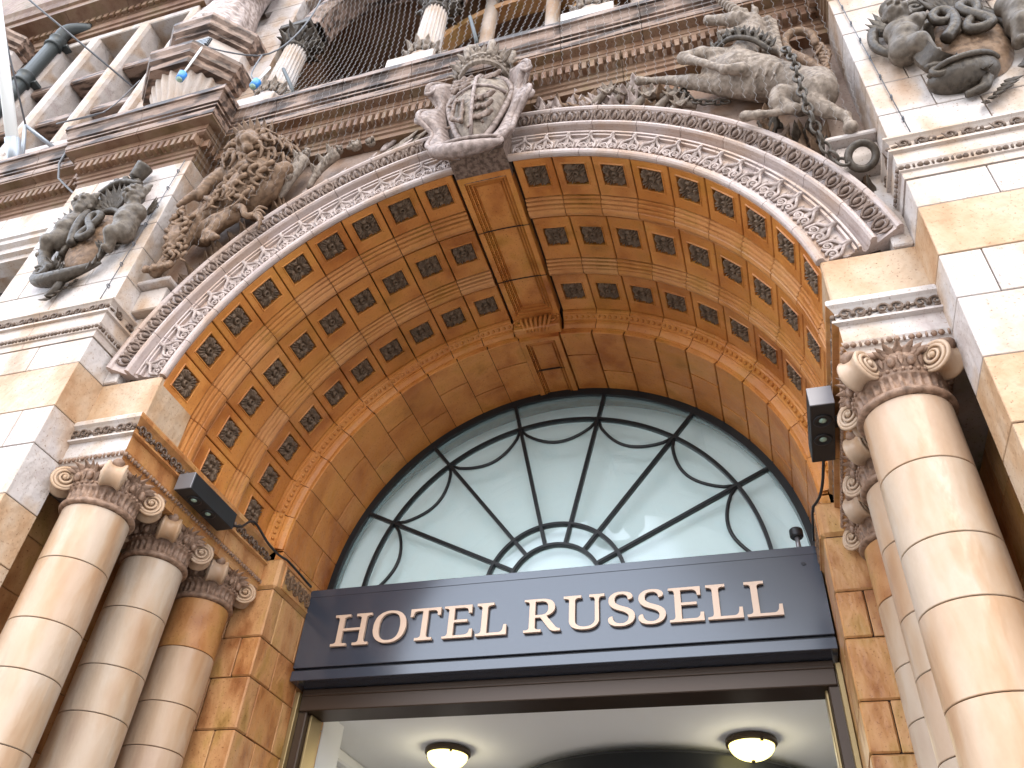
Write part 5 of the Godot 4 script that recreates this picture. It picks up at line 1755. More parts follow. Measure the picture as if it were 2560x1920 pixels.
func build_lion() -> void:
	var t := thing("lion_carving", "carved brown stone lion with crown and shaggy mane in the left spandrel", "sculpture", v3(-1.0, 0.6, 0.0))
	var z := 0.06
	var pr := []
	# head facing out
	z += 0.028
	pr += chain([v3(-0.935, 1.30, z + 0.03), v3(-0.915, 1.25, z + 0.045)], [0.062, 0.056])
	pr += chain([v3(-0.91, 1.25, z + 0.085), v3(-0.895, 1.225, z + 0.10)], [0.028, 0.026])
	pr += chain([v3(-0.925, 1.295, z + 0.085), v3(-0.905, 1.243, z + 0.118)], [0.012, 0.013])
	for s in [-1, 1]:
		pr += chain([v3(-0.93 + s * 0.028, 1.30 - s * 0.014, z + 0.082), v3(-0.93 + s * 0.042, 1.297 - s * 0.016, z + 0.074)], [0.014, 0.012])
		pr += chain([v3(-0.902 + s * 0.018, 1.232 - s * 0.008, z + 0.105), v3(-0.90 + s * 0.032, 1.225 - s * 0.010, z + 0.095)], [0.017, 0.016])
	pr += chain([v3(-0.892, 1.195, z + 0.085), v3(-0.886, 1.185, z + 0.085)], [0.022, 0.02])
	z -= 0.028
	# short ruff under the carved locks
	pr += chain([v3(-0.925, 1.25, z), v3(-0.89, 1.12, z + 0.01), v3(-0.93, 1.02, z + 0.01)], [0.095, 0.085, 0.07])
	# chest, trunk
	pr += chain([v3(-0.85, 1.06, z), v3(-0.90, 1.03, z), v3(-0.98, 1.02, z), v3(-1.06, 0.96, z), v3(-1.12, 0.89, z)], [0.058, 0.064, 0.054, 0.044, 0.050])
	# raised foreleg at left
	pr += chain([v3(-0.96, 1.14, z), v3(-1.04, 1.17, z + 0.035), v3(-1.065, 1.115, z + 0.05), v3(-1.09, 1.04, z + 0.05)], [0.042, 0.034, 0.026, 0.024])
	for i in 4:
		pr += chain([v3(-1.09 - 0.012 * i, 1.045 - 0.01 * i, z + 0.06), v3(-1.115 - 0.01 * i, 1.02 - 0.014 * i, z + 0.065)], [0.014, 0.010])
	# other foreleg towards the garland
	pr += chain([v3(-0.83, 1.08, z), v3(-0.79, 1.12, z + 0.02), v3(-0.765, 1.14, z + 0.02)], [0.05, 0.036, 0.03])
	# hind leg down to the ledge
	pr += chain([v3(-1.12, 0.87, z + 0.015), v3(-1.10, 0.79, z + 0.03), v3(-1.098, 0.745, z + 0.03)], [0.054, 0.042, 0.028])
	pr += chain([v3(-1.098, 0.745, z + 0.03), v3(-1.118, 0.69, z + 0.025), v3(-1.14, 0.645, z + 0.02)], [0.025, 0.019, 0.020])
	for i in 4:
		var x := -1.165 + 0.032 * i
		pr += chain([v3(-1.14, 0.652, z + 0.02), v3(x, 0.648, z + 0.042), v3(x + 0.002, 0.632, z + 0.048)], [0.014, 0.013, 0.009])
	# second hind leg over the arch
	pr += chain([v3(-1.06, 0.88, z - 0.02), v3(-0.985, 0.89, z + 0.01), v3(-0.93, 0.915, z + 0.01)], [0.045, 0.034, 0.03])
	pr += chain([v3(-0.93, 0.915, z + 0.01), v3(-0.97, 0.86, z + 0.02), v3(-0.995, 0.82, z + 0.015)], [0.026, 0.020, 0.019])
	for i in 4: pr += chain([v3(-0.995, 0.82, z + 0.02), v3(-1.0 + 0.02 * i, 0.785, z + 0.02)], [0.018, 0.010])
	put(t, "figure", mb(pr, 0.005, 0.005, 0.0028, 85.0, 8), mats.carved_warm)
	# mane and beard: wavy carved locks, each its own curl
	var st := nb()
	for q in 4:
		var n := 16 + 3 * q
		for i in n:
			var a := TAU * (i + 0.5 * q) / n + 0.3 * sin(i * 3.7)
			var d := v3(cos(a), sin(a) * 1.05, 0.0)
			var w := v3(-sin(a), cos(a), 0.0) * (0.016 + 0.008 * sin(i * 2.1)) * (1.0 if (i + q) % 2 == 0 else -1.0)
			var c := v3(-0.925, 1.262, z + 0.085 - 0.03 * q)
			var r0 := 0.050 + 0.020 * q
			lock(st, [c + d * r0, c + d * (r0 + 0.020) + w + v3(0, 0, 0.014), c + d * (r0 + 0.042) - w * 0.7 + v3(0, -0.006, 0.010), c + d * (r0 + 0.060) + w * 0.9 + v3(0, -0.014, -0.004), c + d * (r0 + 0.062) + w * 2.0 + v3(0, -0.016, -0.006)], 0.011)
	for i in 46:
		var f := i / 45.0
		var c := v3(-0.865, 1.15, z + 0.075).lerp(v3(-0.955, 1.0, z + 0.065), f) + v3(0.085 * sin(i * 2.7), 0.02 * cos(i * 1.9), 0.016 * cos(i * 3.1) - 0.03 * absf(sin(i * 2.7)))
		var w2 := (0.015 + 0.006 * sin(i * 1.3)) * (1.0 if i % 2 == 0 else -1.0)
		lock(st, [c, c + v3(w2, -0.020, 0.014), c + v3(-w2 * 0.8, -0.042, 0.014), c + v3(w2 * 0.8, -0.062, 0.004), c + v3(w2 * 1.8, -0.066, 0.002)], 0.011)
	for i in 40:
		var f := i / 39.0
		var c := v3(-1.115, 0.95, z + 0.055).lerp(v3(-1.075, 0.70, z + 0.035), f) + v3(0.035 * sin(i * 5.1), 0, 0.012 * cos(i * 2.2))
		var w2 := 0.010 * (1.0 if i % 2 == 0 else -1.0)
		lock(st, [c, c + v3(w2 + 0.004, -0.018, 0.010), c + v3(0.006 - w2, -0.036, 0.008), c + v3(w2 + 0.01, -0.050, 0.0)], 0.0085)
	put(t, "mane", fin(st), mats.carved_warm)
	st = nb()
	for i in 7:
		var f := -1.0 + i / 3.0
		var b := v3(-0.955 + 0.055 * f, 1.362 - 0.022 * f, z + 0.06 - 0.02 * f * f)
		leaf(st, b, v3(f * 0.55 - 0.1, 1.0, 0.3), v3(0, -0.2, 1), 0.10, 0.018, 0.25, 2.0)
		ellip(st, b + v3(0, -0.004, 0.01), v3(0.011, 0.011, 0.010), Basis.IDENTITY, 7, 5)
	put(t, "crown", fin(st), mats.carved_warm)
	st = nb()
	vine(st, [v3(-1.04, 0.93, z), v3(-0.93, 0.93, z + 0.03), v3(-0.87, 0.91, z + 0.04), v3(-0.845, 0.865, z + 0.03), v3(-0.82, 0.875, z + 0.02)], 0.016, 0.012, 22, 8)
	for i in 5: vine(st, [v3(-0.82, 0.875, z + 0.02), v3(-0.80 + 0.006 * i, 0.90 - 0.02 * i, z + 0.03), v3(-0.775, 0.90 - 0.03 * i, z + 0.015)], 0.010, 0.004, 8, 6)
	put(t, "tail", fin(st), mats.carved_warm)

func build_foliage() -> void:
	rng.seed = 77
	# garland of roses and leaves between lion and shield
	var t := thing("carved_garland", "carved garland of flowers, leaves and ribbon between the lion and the crowned shield", "garland", v3(-0.5, 1.1, 0.0))
	var st := nb()
	for e in [[v3(-0.80, 1.055, 0.015), v3(-0.755, 1.13, 0.045), v3(-0.732, 1.235, 0.05), 0.012, 0.030], [v3(-0.69, 1.085, 0.01), v3(-0.655, 1.16, 0.03), v3(-0.60, 1.245, 0.035), 0.010, 0.024]]:
		st = nb()
		vine(st, [e[0], e[1], e[2]], e[3], e[4], 14, 9)
		for k in 9:
			var f: float = k / 9.0
			var q: Vector3 = e[0].lerp(e[2], 0.15 + 0.8 * f)
			leaf(st, q + v3(0, 0, lerpf(e[3], e[4], f) * 0.6), (e[2] - e[0]) + v3(0.14 * sin(k * 2.2), 0.05 * cos(k * 1.7), 0.08), v3(0.3 * sin(k * 2.2), 0, 1), 0.055, 0.016, 0.2, 3.0)
		put(t, "sheath", fin(st), mats.carved_grey)
	for p in [[-0.728, 1.262, 0.05, 0.036], [-0.765, 1.12, 0.05, 0.04], [-0.59, 1.26, 0.035, 0.028], [-0.51, 1.245, 0.045, 0.040], [-0.455, 1.262, 0.035, 0.030]]:
		st = nb()
		for i in 9:
			var a := TAU * i / 9.0
			leaf(st, v3(p[0], p[1], p[2] - 0.01), v3(cos(a), sin(a), 0.5), v3(0, 0, 1), p[3], p[3] * 0.4, 0.35, 2.0)
		for i in 7:
			ellip(st, v3(p[0] + rng.randf_range(-0.5, 0.5) * p[3], p[1] + rng.randf_range(-0.5, 0.5) * p[3], p[2] + 0.012), Vector3.ONE * p[3] * 0.26, Basis.IDENTITY, 6, 5)
		put(t, "flower", fin(st), mats.carved_grey)
	for e in [[-0.44, 1.268, 0.8, 0.6, 0.13], [-0.40, 1.25, 0.95, 0.3, 0.15], [-0.36, 1.255, 1.0, 0.2, 0.16], [-0.64, 1.1, 0.9, 0.5, 0.12], [-0.58, 1.12, 1.0, 0.35, 0.15], [-0.48, 1.19, 1.0, 0.25, 0.14], [-0.70, 1.06, 0.8, 0.5, 0.11], [-0.76, 1.02, 0.7, 0.7, 0.1], [-0.30, 1.26, 1.0, 0.1, 0.14], [-0.53, 1.17, 0.95, 0.4, 0.12], [-0.42, 1.22, 1.0, 0.12, 0.15]]:
		st = nb()
		leaf(st, v3(e[0], e[1], -0.01), v3(e[2], e[3], 0.15), v3(0, 0, 1), e[4], 0.022, 0.12, 3.0)
		put(t, "leaf", fin(st), mats.carved_white if rng.randf() < 0.5 else mats.carved_grey)
	# foliage between shield and unicorn
	t = thing("carved_foliage", "carved scaly leaves and thistles between the crowned shield and the unicorn", "foliage", v3(0.4, 1.1, 0.0))
	for i in 80:
		var f := i / 79.0
		var x := 0.19 + 0.46 * f + rng.randf_range(-0.02, 0.02)
		var base := sqrt(1.245 * 1.245 - x * x)
		var top := minf(1.29, base + 0.16)
		var y := lerpf(base, top, rng.randf_range(0.05, 0.95))
		st = nb()
		leaf(st, v3(x, y, -0.012), v3(rng.randf_range(-1, 1), rng.randf_range(-0.3, 0.8), 0.25), v3(0, 0, 1), rng.randf_range(0.045, 0.085), rng.randf_range(0.018, 0.030), 0.22, 1.5)
		put(t, "leaf", fin(st), mats.carved_white if rng.randf() < 0.55 else mats.carved_warm)
	for e in [[0.52, 1.215, 0.02], [0.60, 1.165, 0.02], [0.68, 1.13, 0.02], [0.70, 1.06, 0.02], [0.46, 1.25, 0.02]]:
		st = nb()
		vine(st, [v3(e[0] - 0.06, e[1] - 0.03, 0.0), v3(e[0], e[1], e[2]), v3(e[0] + 0.05, e[1] - 0.01, 0.01)], 0.016, 0.014, 10, 7)
		for i in 6: leaf(st, v3(e[0], e[1], e[2]), v3(cos(i * 1.05), sin(i * 1.05), 0.4), v3(0, 0, 1), 0.045, 0.013, 0.3, 3.0)
		put(t, "thistle", fin(st), mats.carved_grey)
	# tufts behind the unicorn's legs
	t = thing("carved_tuft", "carved leafy tufts under the unicorn's hind legs beside the chain", "foliage", v3(1.05, 0.6, 0.0))
	for i in 30:
		var x := rng.randf_range(0.93, 1.19)
		var lo := sqrt(maxf(0.0, 1.24 * 1.24 - x * x)) + 0.005
		var y := lo + rng.randf_range(0.0, 0.10)
		st = nb()
		leaf(st, v3(x, y, -0.01), v3(rng.randf_range(-0.8, 0.8), rng.randf_range(0.1, 1.0), 0.3), v3(0, 0, 1), rng.randf_range(0.05, 0.09), rng.randf_range(0.012, 0.02), 0.3, 3.0)
		put(t, "leaf", fin(st), mats.carved_bronze if rng.randf() < 0.5 else mats.carved_warm)
	t = thing("carved_tuft", "carved leafy tufts under the lion along the arch", "foliage", v3(-1.05, 0.7, 0.0))
	for i in 26:
		var x := rng.randf_range(-1.15, -0.8)
		var lo := sqrt(maxf(0.0, 1.24 * 1.24 - x * x)) + 0.0
		var y := lo + rng.randf_range(0.0, 0.08)
		st = nb()
		leaf(st, v3(x, y, -0.01), v3(rng.randf_range(-0.8, 0.8), rng.randf_range(0.1, 1.0), 0.3), v3(0, 0, 1), rng.randf_range(0.05, 0.09), rng.randf_range(0.012, 0.02), 0.3, 3.0)
		put(t, "leaf", fin(st), mats.carved_warm)

func ribbon(st: SurfaceTool, pts: Array, w: Vector3, th: Vector3, n := 24) -> void:
	# flat strap following pts, half width w, thickness th
	var p := spline(pts, n)
	var rows := []
	for i in n:
		var q: Vector3 = p[i]
		rows.append(PackedVector3Array([q - w - th, q + w - th, q + w + th, q - w + th, q - w - th]))
	lattice(st, rows, 1)

func build_shield() -> void:
	var t := thing("crowned_shield", "grey carved royal shield topped by a crown, on the keystone of the arch", "coat of arms", v3(0, 0.85, 0.05))
	# keystone block behind
	var st := nb()
	var kb := [v3(-0.10, 0.985, 0.0), v3(0.10, 0.985, 0.0), v3(0.125, 1.30, 0.0), v3(-0.125, 1.30, 0.0)]
	var f := [v3(0, 0, 0.055), v3(0, 0, 0.055), v3(0, 0, 0.09), v3(0, 0, 0.09)]
	var bk := v3(0, 0, -0.06)
	var o := v3(0, 1.15, 0)
	quad_out(st, kb[0] + f[0], kb[1] + f[1], kb[2] + f[2], kb[3] + f[3], o)
	quad_out(st, kb[0] + bk, kb[1] + bk, kb[1] + f[1], kb[0] + f[0], o)
	quad_out(st, kb[1] + bk, kb[2] + bk, kb[2] + f[2], kb[1] + f[1], o)
	quad_out(st, kb[3] + bk, kb[0] + bk, kb[0] + f[0], kb[3] + f[3], o)
	quad_out(st, kb[2] + bk, kb[3] + bk, kb[3] + f[3], kb[2] + f[2], o)
	put(t, "keystone", fin(st), mats.carved_egg)
	# convex field, egg shaped, narrowing downwards
	st = nb()
	var rows := []
	var cx := 0.005
	for i in 25:
		var a := TAU * i / 24.0
		var row := PackedVector3Array()
		for k in 9:
			var r := k / 8.0
			var sx := cos(a) * 0.118 * r
			var sy := sin(a) * r * (0.145 if sin(a) > 0 else 0.30)
			if sin(a) < 0: sx *= 1.0 + 0.42 * sin(a) * r
			var y := 1.26 + sy
			row.append(v3(cx + sx, y, 0.085 + 0.075 * sqrt(maxf(0.0, 1.0 - r * r)) + 0.02 * (y - 1.26)))
		rows.append(row)
	lattice(st, rows, 0)
	put(t, "field", fin(st), mats.carved_grey)
	st = nb()
	var rim := []
	for i in 37:
		var a := TAU * i / 36.0
		var sx := cos(a) * 0.121
		var sy := sin(a) * (0.15 if sin(a) > 0 else 0.305)
		if sin(a) < 0: sx *= 1.0 + 0.42 * sin(a)
		rim.append(v3(cx + sx, 1.26 + sy, 0.098))
	tube(st, rim, taper(0.012, 0.012, 37), 7)
	put(t, "rim", fin(st), mats.carved_shield)
	st = nb()
	tube(st, [v3(cx, 1.395, 0.125), v3(cx + 0.004, 1.30, 0.165), v3(cx + 0.004, 1.2, 0.168), v3(cx + 0.002, 1.08, 0.152), v3(cx, 0.98, 0.115)], [0.007, 0.007, 0.007, 0.007, 0.007], 6)
	tube(st, [v3(cx - 0.108, 1.235, 0.118), v3(cx - 0.06, 1.245, 0.15), v3(cx, 1.25, 0.166), v3(cx + 0.06, 1.245, 0.15), v3(cx + 0.108, 1.235, 0.118)], [0.007, 0.007, 0.007, 0.007, 0.007], 6)
	put(t, "quartering", fin(st), mats.carved_shield)
	# small passant beasts and harp in the quarters
	var pr := []
	for qd in [[-0.052, 1.345, 0.142], [-0.052, 1.305, 0.15], [-0.052, 1.27, 0.155], [0.058, 1.32, 0.15], [0.05, 1.17, 0.158], [0.045, 1.12, 0.152], [0.045, 1.075, 0.142]]:
		var c := v3(qd[0], qd[1], qd[2])
		pr += chain([c + v3(-0.028, 0, 0), c + v3(0.02, 0.002, 0)], [0.008, 0.009])
		pr += chain([c + v3(0.02, 0.004, 0), c + v3(0.032, 0.012, 0.003)], [0.008, 0.009])
		for l in [-0.026, -0.012, 0.008, 0.02]: pr += chain([c + v3(l, 0, 0.002), c + v3(l - 0.006, -0.017, 0.002)], [0.005, 0.004])
		pr += chain([c + v3(-0.028, 0.002, 0), c + v3(-0.038, 0.014, 0), c + v3(-0.03, 0.022, 0)], [0.004, 0.004, 0.004])
	for i in 30:
		var cc := v3(0.07 * sin(i * 2.3) - 0.005, 1.03 + 0.011 * i, 0.150 - 0.6 * pow(0.07 * sin(i * 2.3), 2.0) - 0.3 * pow(maxf(0.0, 1.15 - (1.03 + 0.011 * i)), 1.4))
		pr += chain([cc, cc + v3(0.012 * cos(i * 1.7), 0.012 * sin(i * 2.9), 0.004)], [0.006, 0.005])
	pr += chain([v3(-0.065, 1.19, 0.15), v3(-0.07, 1.10, 0.142), v3(-0.03, 1.06, 0.145), v3(-0.03, 1.17, 0.16), v3(-0.065, 1.195, 0.15)], [0.007, 0.008, 0.008, 0.006, 0.006])
	put(t, "charges", mb(pr, 0.0045, 0.006, 0.001, 70.0, 5), mats.carved_egg)
	# strapwork: leathery side pieces with scalloped, curling outer edges
	st = nb()
	for s in [-1, 1]:
		var inn := spline([v3(s * 0.105, 1.385, 0.09), v3(s * 0.122, 1.30, 0.09), v3(s * 0.122, 1.22, 0.088), v3(s * 0.105, 1.12, 0.085), v3(s * 0.08, 1.03, 0.085), v3(s * 0.05, 0.96, 0.09)], 40)
		var ou := spline([v3(s * 0.13, 1.42, 0.10), v3(s * 0.178, 1.395, 0.135), v3(s * 0.198, 1.35, 0.14), v3(s * 0.168, 1.305, 0.10), v3(s * 0.165, 1.26, 0.10), v3(s * 0.205, 1.21, 0.135), v3(s * 0.20, 1.15, 0.14), v3(s * 0.158, 1.10, 0.105), v3(s * 0.152, 1.05, 0.11), v3(s * 0.15, 0.98, 0.125), v3(s * 0.095, 0.925, 0.12)], 40)
		var rows3 := []
		for k in 40:
			var a: Vector3 = inn[k]
			var b: Vector3 = ou[k]
			var m2 := (a + b) * 0.5 + v3(0, 0, 0.022)
			rows3.append(PackedVector3Array([a, a.lerp(m2, 0.6) + v3(0, 0, 0.006), m2, m2.lerp(b, 0.6) + v3(0, 0, 0.004), b, b + v3(0, 0, -0.02), a + v3(0, 0, -0.03)]))
		lattice(st, rows3, 0)
		tube(st, ou, taper(0.010, 0.010, 40), 7)
		spiral(st, v3(s * 0.188, 1.345, 0.135), v3(s, 0, 0), v3(0, 1, 0), 0.026, 0.006, 1.4, 0.010, 0.006, 1.2, 22)
		spiral(st, v3(s * 0.198, 1.17, 0.13), v3(s, 0, 0), v3(0, 1, 0), 0.030, 0.008, 1.4, 0.011, 0.007, 1.8, 24)
	tube(st, spline([v3(-0.135, 0.985, 0.105), v3(-0.118, 0.938, 0.125), v3(-0.065, 0.905, 0.135), v3(0.0, 0.892, 0.138), v3(0.065, 0.898, 0.132), v3(0.115, 0.922, 0.118)], 24), [0.010, 0.014, 0.018, 0.021, 0.023, 0.025, 0.026, 0.027, 0.028, 0.028, 0.028, 0.028, 0.028, 0.028, 0.028, 0.027, 0.026, 0.025, 0.023, 0.021, 0.019, 0.016, 0.013, 0.010], 10)
	tube(st, spline([v3(-0.12, 0.96, 0.125), v3(-0.06, 0.925, 0.155), v3(0.0, 0.915, 0.162), v3(0.06, 0.92, 0.153), v3(0.11, 0.945, 0.125)], 18), taper(0.007, 0.007, 18), 6)
	spiral(st, v3(-0.115, 0.985, 0.11), v3(-1, 0, 0), v3(0, 1, 0), 0.026, 0.008, 1.3, 0.011, 0.007, 0.5, 20)
	spiral(st, v3(0.105, 0.93, 0.12), v3(1, 0, 0), v3(0, 1, 0), 0.026, 0.008, 1.3, 0.011, 0.007, 0.5, 20)
	put(t, "strapwork", fin(st), mats.carved_shield)
	# crown
	var c := put(t, "crown_band", crown_band(), mats.carved_grey)
	st = nb()
	for i in 7:
		var a := -1.35 + 0.45 * i
		var p := v3(sin(a) * 0.10, 1.46, 0.07 + cos(a) * 0.09)
		for s in [-1, 0, 1]:
			leaf(st, p, v3(sin(a) * 0.3 + s * 0.6, 1.0, 0.25), v3(sin(a), 0, cos(a)), 0.07, 0.014, 0.2, 2.0)
		ellip(st, p + v3(0, 0.045, 0.01), v3(0.014, 0.014, 0.012), Basis.IDENTITY, 7, 5)
	for i in 4:
		var a := -1.2 + 0.8 * i
		vine(st, [v3(sin(a) * 0.10, 1.47, 0.07 + cos(a) * 0.09), v3(sin(a) * 0.125, 1.55, 0.06 + cos(a) * 0.11), v3(sin(a) * 0.06, 1.62, 0.06 + cos(a) * 0.06), v3(0, 1.60, 0.07)], 0.016, 0.014, 14, 7)
	ellip(st, v3(0, 1.635, 0.08), v3(0.024, 0.026, 0.024))
	put(c, "crown_leaves", fin(st), mats.carved_grey)

func crown_band() -> ArrayMesh:
	var st := nb()
	lathe(st, 0.0, 0.07, [Vector2(0.085, 1.42), Vector2(0.098, 1.425), Vector2(0.102, 1.435), Vector2(0.095, 1.44), Vector2(0.095, 1.462), Vector2(0.103, 1.467), Vector2(0.103, 1.478), Vector2(0.08, 1.482)], 36, 1)
	for i in 15:
		var a := PI * i / 14.0
		ellip(st, v3(cos(a) * 0.098, 1.451, 0.07 + sin(a) * 0.098), v3(0.008, 0.008, 0.008), Basis.IDENTITY, 6, 5)
	return fin(st)

# putto: head, trunk, arms, legs as one body; all offsets relative to the shoulder point
func putto(head: Vector3, chest: Vector3, hip: Vector3, hand: Vector3, foot: Vector3, sd: int) -> ArrayMesh:
	var pr := []
	var fr := v3(0, 0, 1)
	var up := (head - chest).normalized()
	var rt := up.cross(fr).normalized()
	pr += chain([chest, hip], [0.040, 0.044])
	pr += chain([chest + rt * 0.02, chest - rt * 0.02], [0.036, 0.036])
	pr += chain([(chest + hip) * 0.5 + fr * 0.012, (chest + hip) * 0.5 + fr * 0.014], [0.040, 0.038])
	pr += chain([chest, head], [0.024, 0.022])
	pr.append([head + up * 0.012, head - up * 0.008 + fr * 0.008, 0.036, 0.032])
	# face: nose, cheeks, chin, brow
	pr.append([head + fr * 0.04 + up * 0.004, head + fr * 0.047 - up * 0.006, 0.005, 0.008])
	for s in [-1, 1]:
		pr.append([head + fr * 0.032 + rt * 0.016 * s - up * 0.010, head + fr * 0.033 + rt * 0.016 * s - up * 0.012, 0.012, 0.012])
		pr.append([head + fr * 0.036 + rt * 0.012 * s + up * 0.016, head + fr * 0.034 + rt * 0.02 * s + up * 0.015, 0.007, 0.006])
		pr.append([head + rt * 0.036 * s, head + rt * 0.036 * s - up * 0.008, 0.008, 0.006])
	pr.append([head + fr * 0.036 - up * 0.024, head + fr * 0.035 - up * 0.026, 0.009, 0.009])
	# curls
	for i in 12:
		var a := TAU * i / 12.0
		pr.append([head + up * 0.03 + rt * cos(a) * 0.026 + fr * sin(a) * 0.02, head + up * 0.036 + rt * cos(a) * 0.03 + fr * sin(a) * 0.024, 0.012, 0.010])
	var el := (chest + hand) * 0.5 + v3(0, -0.02, 0.02)
	pr += chain([chest + (hand - chest).normalized() * 0.03, el, hand], [0.026, 0.020, 0.014])
	for i in 4: pr.append([hand, hand + (hand - el).normalized() * 0.02 + rt * (0.006 * i - 0.009), 0.008, 0.005])
	var kn := (hip + foot) * 0.5 + v3(0, 0.01, 0.03)
	pr += chain([hip, kn, foot], [0.036, 0.027, 0.016])
	pr.append([foot, foot + v3(0, -0.012, 0.022), 0.014, 0.011])
	return mb(pr, 0.0046, 0.0045, 0.001, 80.0, sd)

func build_cartouches() -> void:
	cartouche(-1.0)
	cartouche(1.0)

func cartouche(s: float) -> void:
	var left := s < 0.0
	var cx := -1.455 if left else 1.50
	var cy := 0.845
	var t := thing("date_cartouche", "dark carved cartouche with putti and the numerals 18 on the narrow left pier" if left else "dark carved cartouche with putti and the numerals 98 on the broad right pier", "cartouche", v3(cx, 0.55, 0.125), "dated cartouches on the piers")
	var st := nb()
	# shell-like convex field
	var rows := []
	for i in 29:
		var a := TAU * i / 28.0
		var row := PackedVector3Array()
		for k in 8:
			var r := k / 7.0
			var sx := cos(a) * 0.098 * r
			var sy := sin(a) * r * (0.16 if sin(a) > 0 else 0.19)
			row.append(v3(cx + sx, cy + sy, 0.128 + 0.045 * sqrt(maxf(0.0, 1.0 - r * r)) + (0.0016 * sin(sy * 420.0) if k > 1 and k < 7 else 0.0)))
		rows.append(row)
	lattice(st, rows, 0)
	put(t, "field", fin(st), mats.carved_warm)
	st = nb()
	var rim := []
	for i in 30:
		var a := -0.35 + (PI + 0.7) * i / 29.0
		rim.append(v3(cx + cos(a) * 0.104, cy + sin(a) * (0.165 if sin(a) > 0 else 0.19), 0.150))
	tube(st, rim, taper(0.013, 0.013, 30), 7)
	var rim2 := []
	for p in rim: rim2.append(p + v3((p.x - cx) * 0.16, (p.y - cy) * 0.10, -0.012))
	tube(st, rim2, taper(0.012, 0.012, 30), 7)
	put(t, "rim", fin(st), mats.carved_bronze)
	# numerals as swelling straps
	var zz := 0.190
	if left:
		st = nb()
		vine(st, [v3(-1.512, 0.985, zz - 0.01), v3(-1.506, 0.93, zz), v3(-1.500, 0.86, zz), v3(-1.490, 0.785, zz - 0.012)], 0.014, 0.020, 16, 8)
		vine(st, [v3(-1.512, 0.985, zz - 0.01), v3(-1.522, 0.968, zz - 0.008), v3(-1.53, 0.962, zz - 0.01)], 0.010, 0.005, 8, 7)
		put(t, "numeral_one", fin(st), mats.carved_bronze)
		st = nb()
		eight(st, v3(-1.440, 0.868, zz), 0.036)
		put(t, "numeral_eight", fin(st), mats.carved_bronze)
	else:
		st = nb()
		var c9 := v3(1.444, 0.925, zz)
		vine(st, [c9 + v3(0.020, -0.014, 0), c9 + v3(0.004, -0.034, 0), c9 + v3(-0.020, -0.022, 0), c9 + v3(-0.020, 0.010, 0), c9 + v3(0.002, 0.028, 0), c9 + v3(0.022, 0.012, 0), c9 + v3(0.026, -0.03, 0), c9 + v3(0.012, -0.08, 0), c9 + v3(-0.018, -0.118, -0.006)], 0.012, 0.018, 34, 8)
		put(t, "numeral_nine", fin(st), mats.carved_bronze)
		st = nb()
		eight(st, v3(1.516, 0.885, zz), 0.038)
		put(t, "numeral_eight", fin(st), mats.carved_bronze)
	# putti either side
	var A: ArrayMesh
	var B: ArrayMesh
	if left:
		A = putto(v3(-1.545, 1.02, 0.185), v3(-1.56, 0.945, 0.17), v3(-1.585, 0.855, 0.165), v3(-1.515, 1.07, 0.19), v3(-1.625, 0.775, 0.16), 3)
		B = putto(v3(-1.295, 0.985, 0.19), v3(-1.285, 0.905, 0.175), v3(-1.285, 0.805, 0.17), v3(-1.275, 1.055, 0.18), v3(-1.31, 0.725, 0.165), 4)
	else:
		A = putto(v3(1.340, 0.985, 0.19), v3(1.345, 0.915, 0.175), v3(1.325, 0.82, 0.17), v3(1.40, 0.945, 0.19), v3(1.385, 0.745, 0.175), 5)
		B = putto(v3(1.648, 1.0, 0.19), v3(1.635, 0.915, 0.175), v3(1.62, 0.815, 0.17), v3(1.60, 1.03, 0.18), v3(1.585, 0.735, 0.165), 6)
	put(t, "putto", A, mats.carved_putto)
	put(t, "putto", B, mats.carved_putto)
	# wings, scrolls, leaves
	st = nb()
	var hx := -1.0 if left else 1.0
	for k in 5:
		leaf(st, v3(cx - 0.15, 0.98, 0.14), v3(-0.5 - 0.12 * k, 0.9 - 0.25 * k, 0.1), v3(0, 0, 1), 0.12 - 0.008 * k, 0.018, 0.12, 2.0)
		leaf(st, v3(cx + 0.19, 0.95, 0.14), v3(0.35 + 0.12 * k, 0.9 - 0.25 * k, 0.1), v3(0, 0, 1), 0.08 - 0.008 * k, 0.014, 0.12, 2.0)
	put(t, "wings", fin(st), mats.carved_bronze)
	st = nb()
	if left:
		tube(st, spline([v3(-1.605, 0.675, 0.16), v3(-1.585, 0.638, 0.16), v3(-1.53, 0.622, 0.16), v3(-1.46, 0.628, 0.16), v3(-1.40, 0.650, 0.155), v3(-1.34, 0.685, 0.145)], 20), [0.012, 0.016, 0.02, 0.023, 0.025, 0.027, 0.028, 0.028, 0.028, 0.027, 0.026, 0.025, 0.023, 0.021, 0.019, 0.017, 0.015, 0.012, 0.009, 0.006], 10)
		spiral(st, v3(-1.578, 0.672, 0.17), v3(-1, 0, 0), v3(0, 1, 0), 0.030, 0.006, 1.6, 0.012, 0.007, 0.6, 24)
		vine(st, [v3(-1.62, 0.86, 0.16), v3(-1.622, 0.79, 0.165), v3(-1.585, 0.72, 0.165), v3(-1.545, 0.685, 0.16)], 0.028, 0.020, 16, 8)
		vine(st, [v3(-1.475, 0.625, 0.15), v3(-1.478, 0.585, 0.145), v3(-1.51, 0.55, 0.14)], 0.018, 0.012, 12, 7)
	else:
		ellip(st, v3(1.435, 0.668, 0.148), v3(0.092, 0.052, 0.05), Basis(Vector3(0, 0, 1), 0.12), 20, 12)
		tube(st, spline([v3(1.348, 0.668, 0.165), v3(1.38, 0.668, 0.195), v3(1.435, 0.672, 0.205), v3(1.49, 0.685, 0.192), v3(1.525, 0.70, 0.16)], 16), taper(0.008, 0.008, 16), 7)
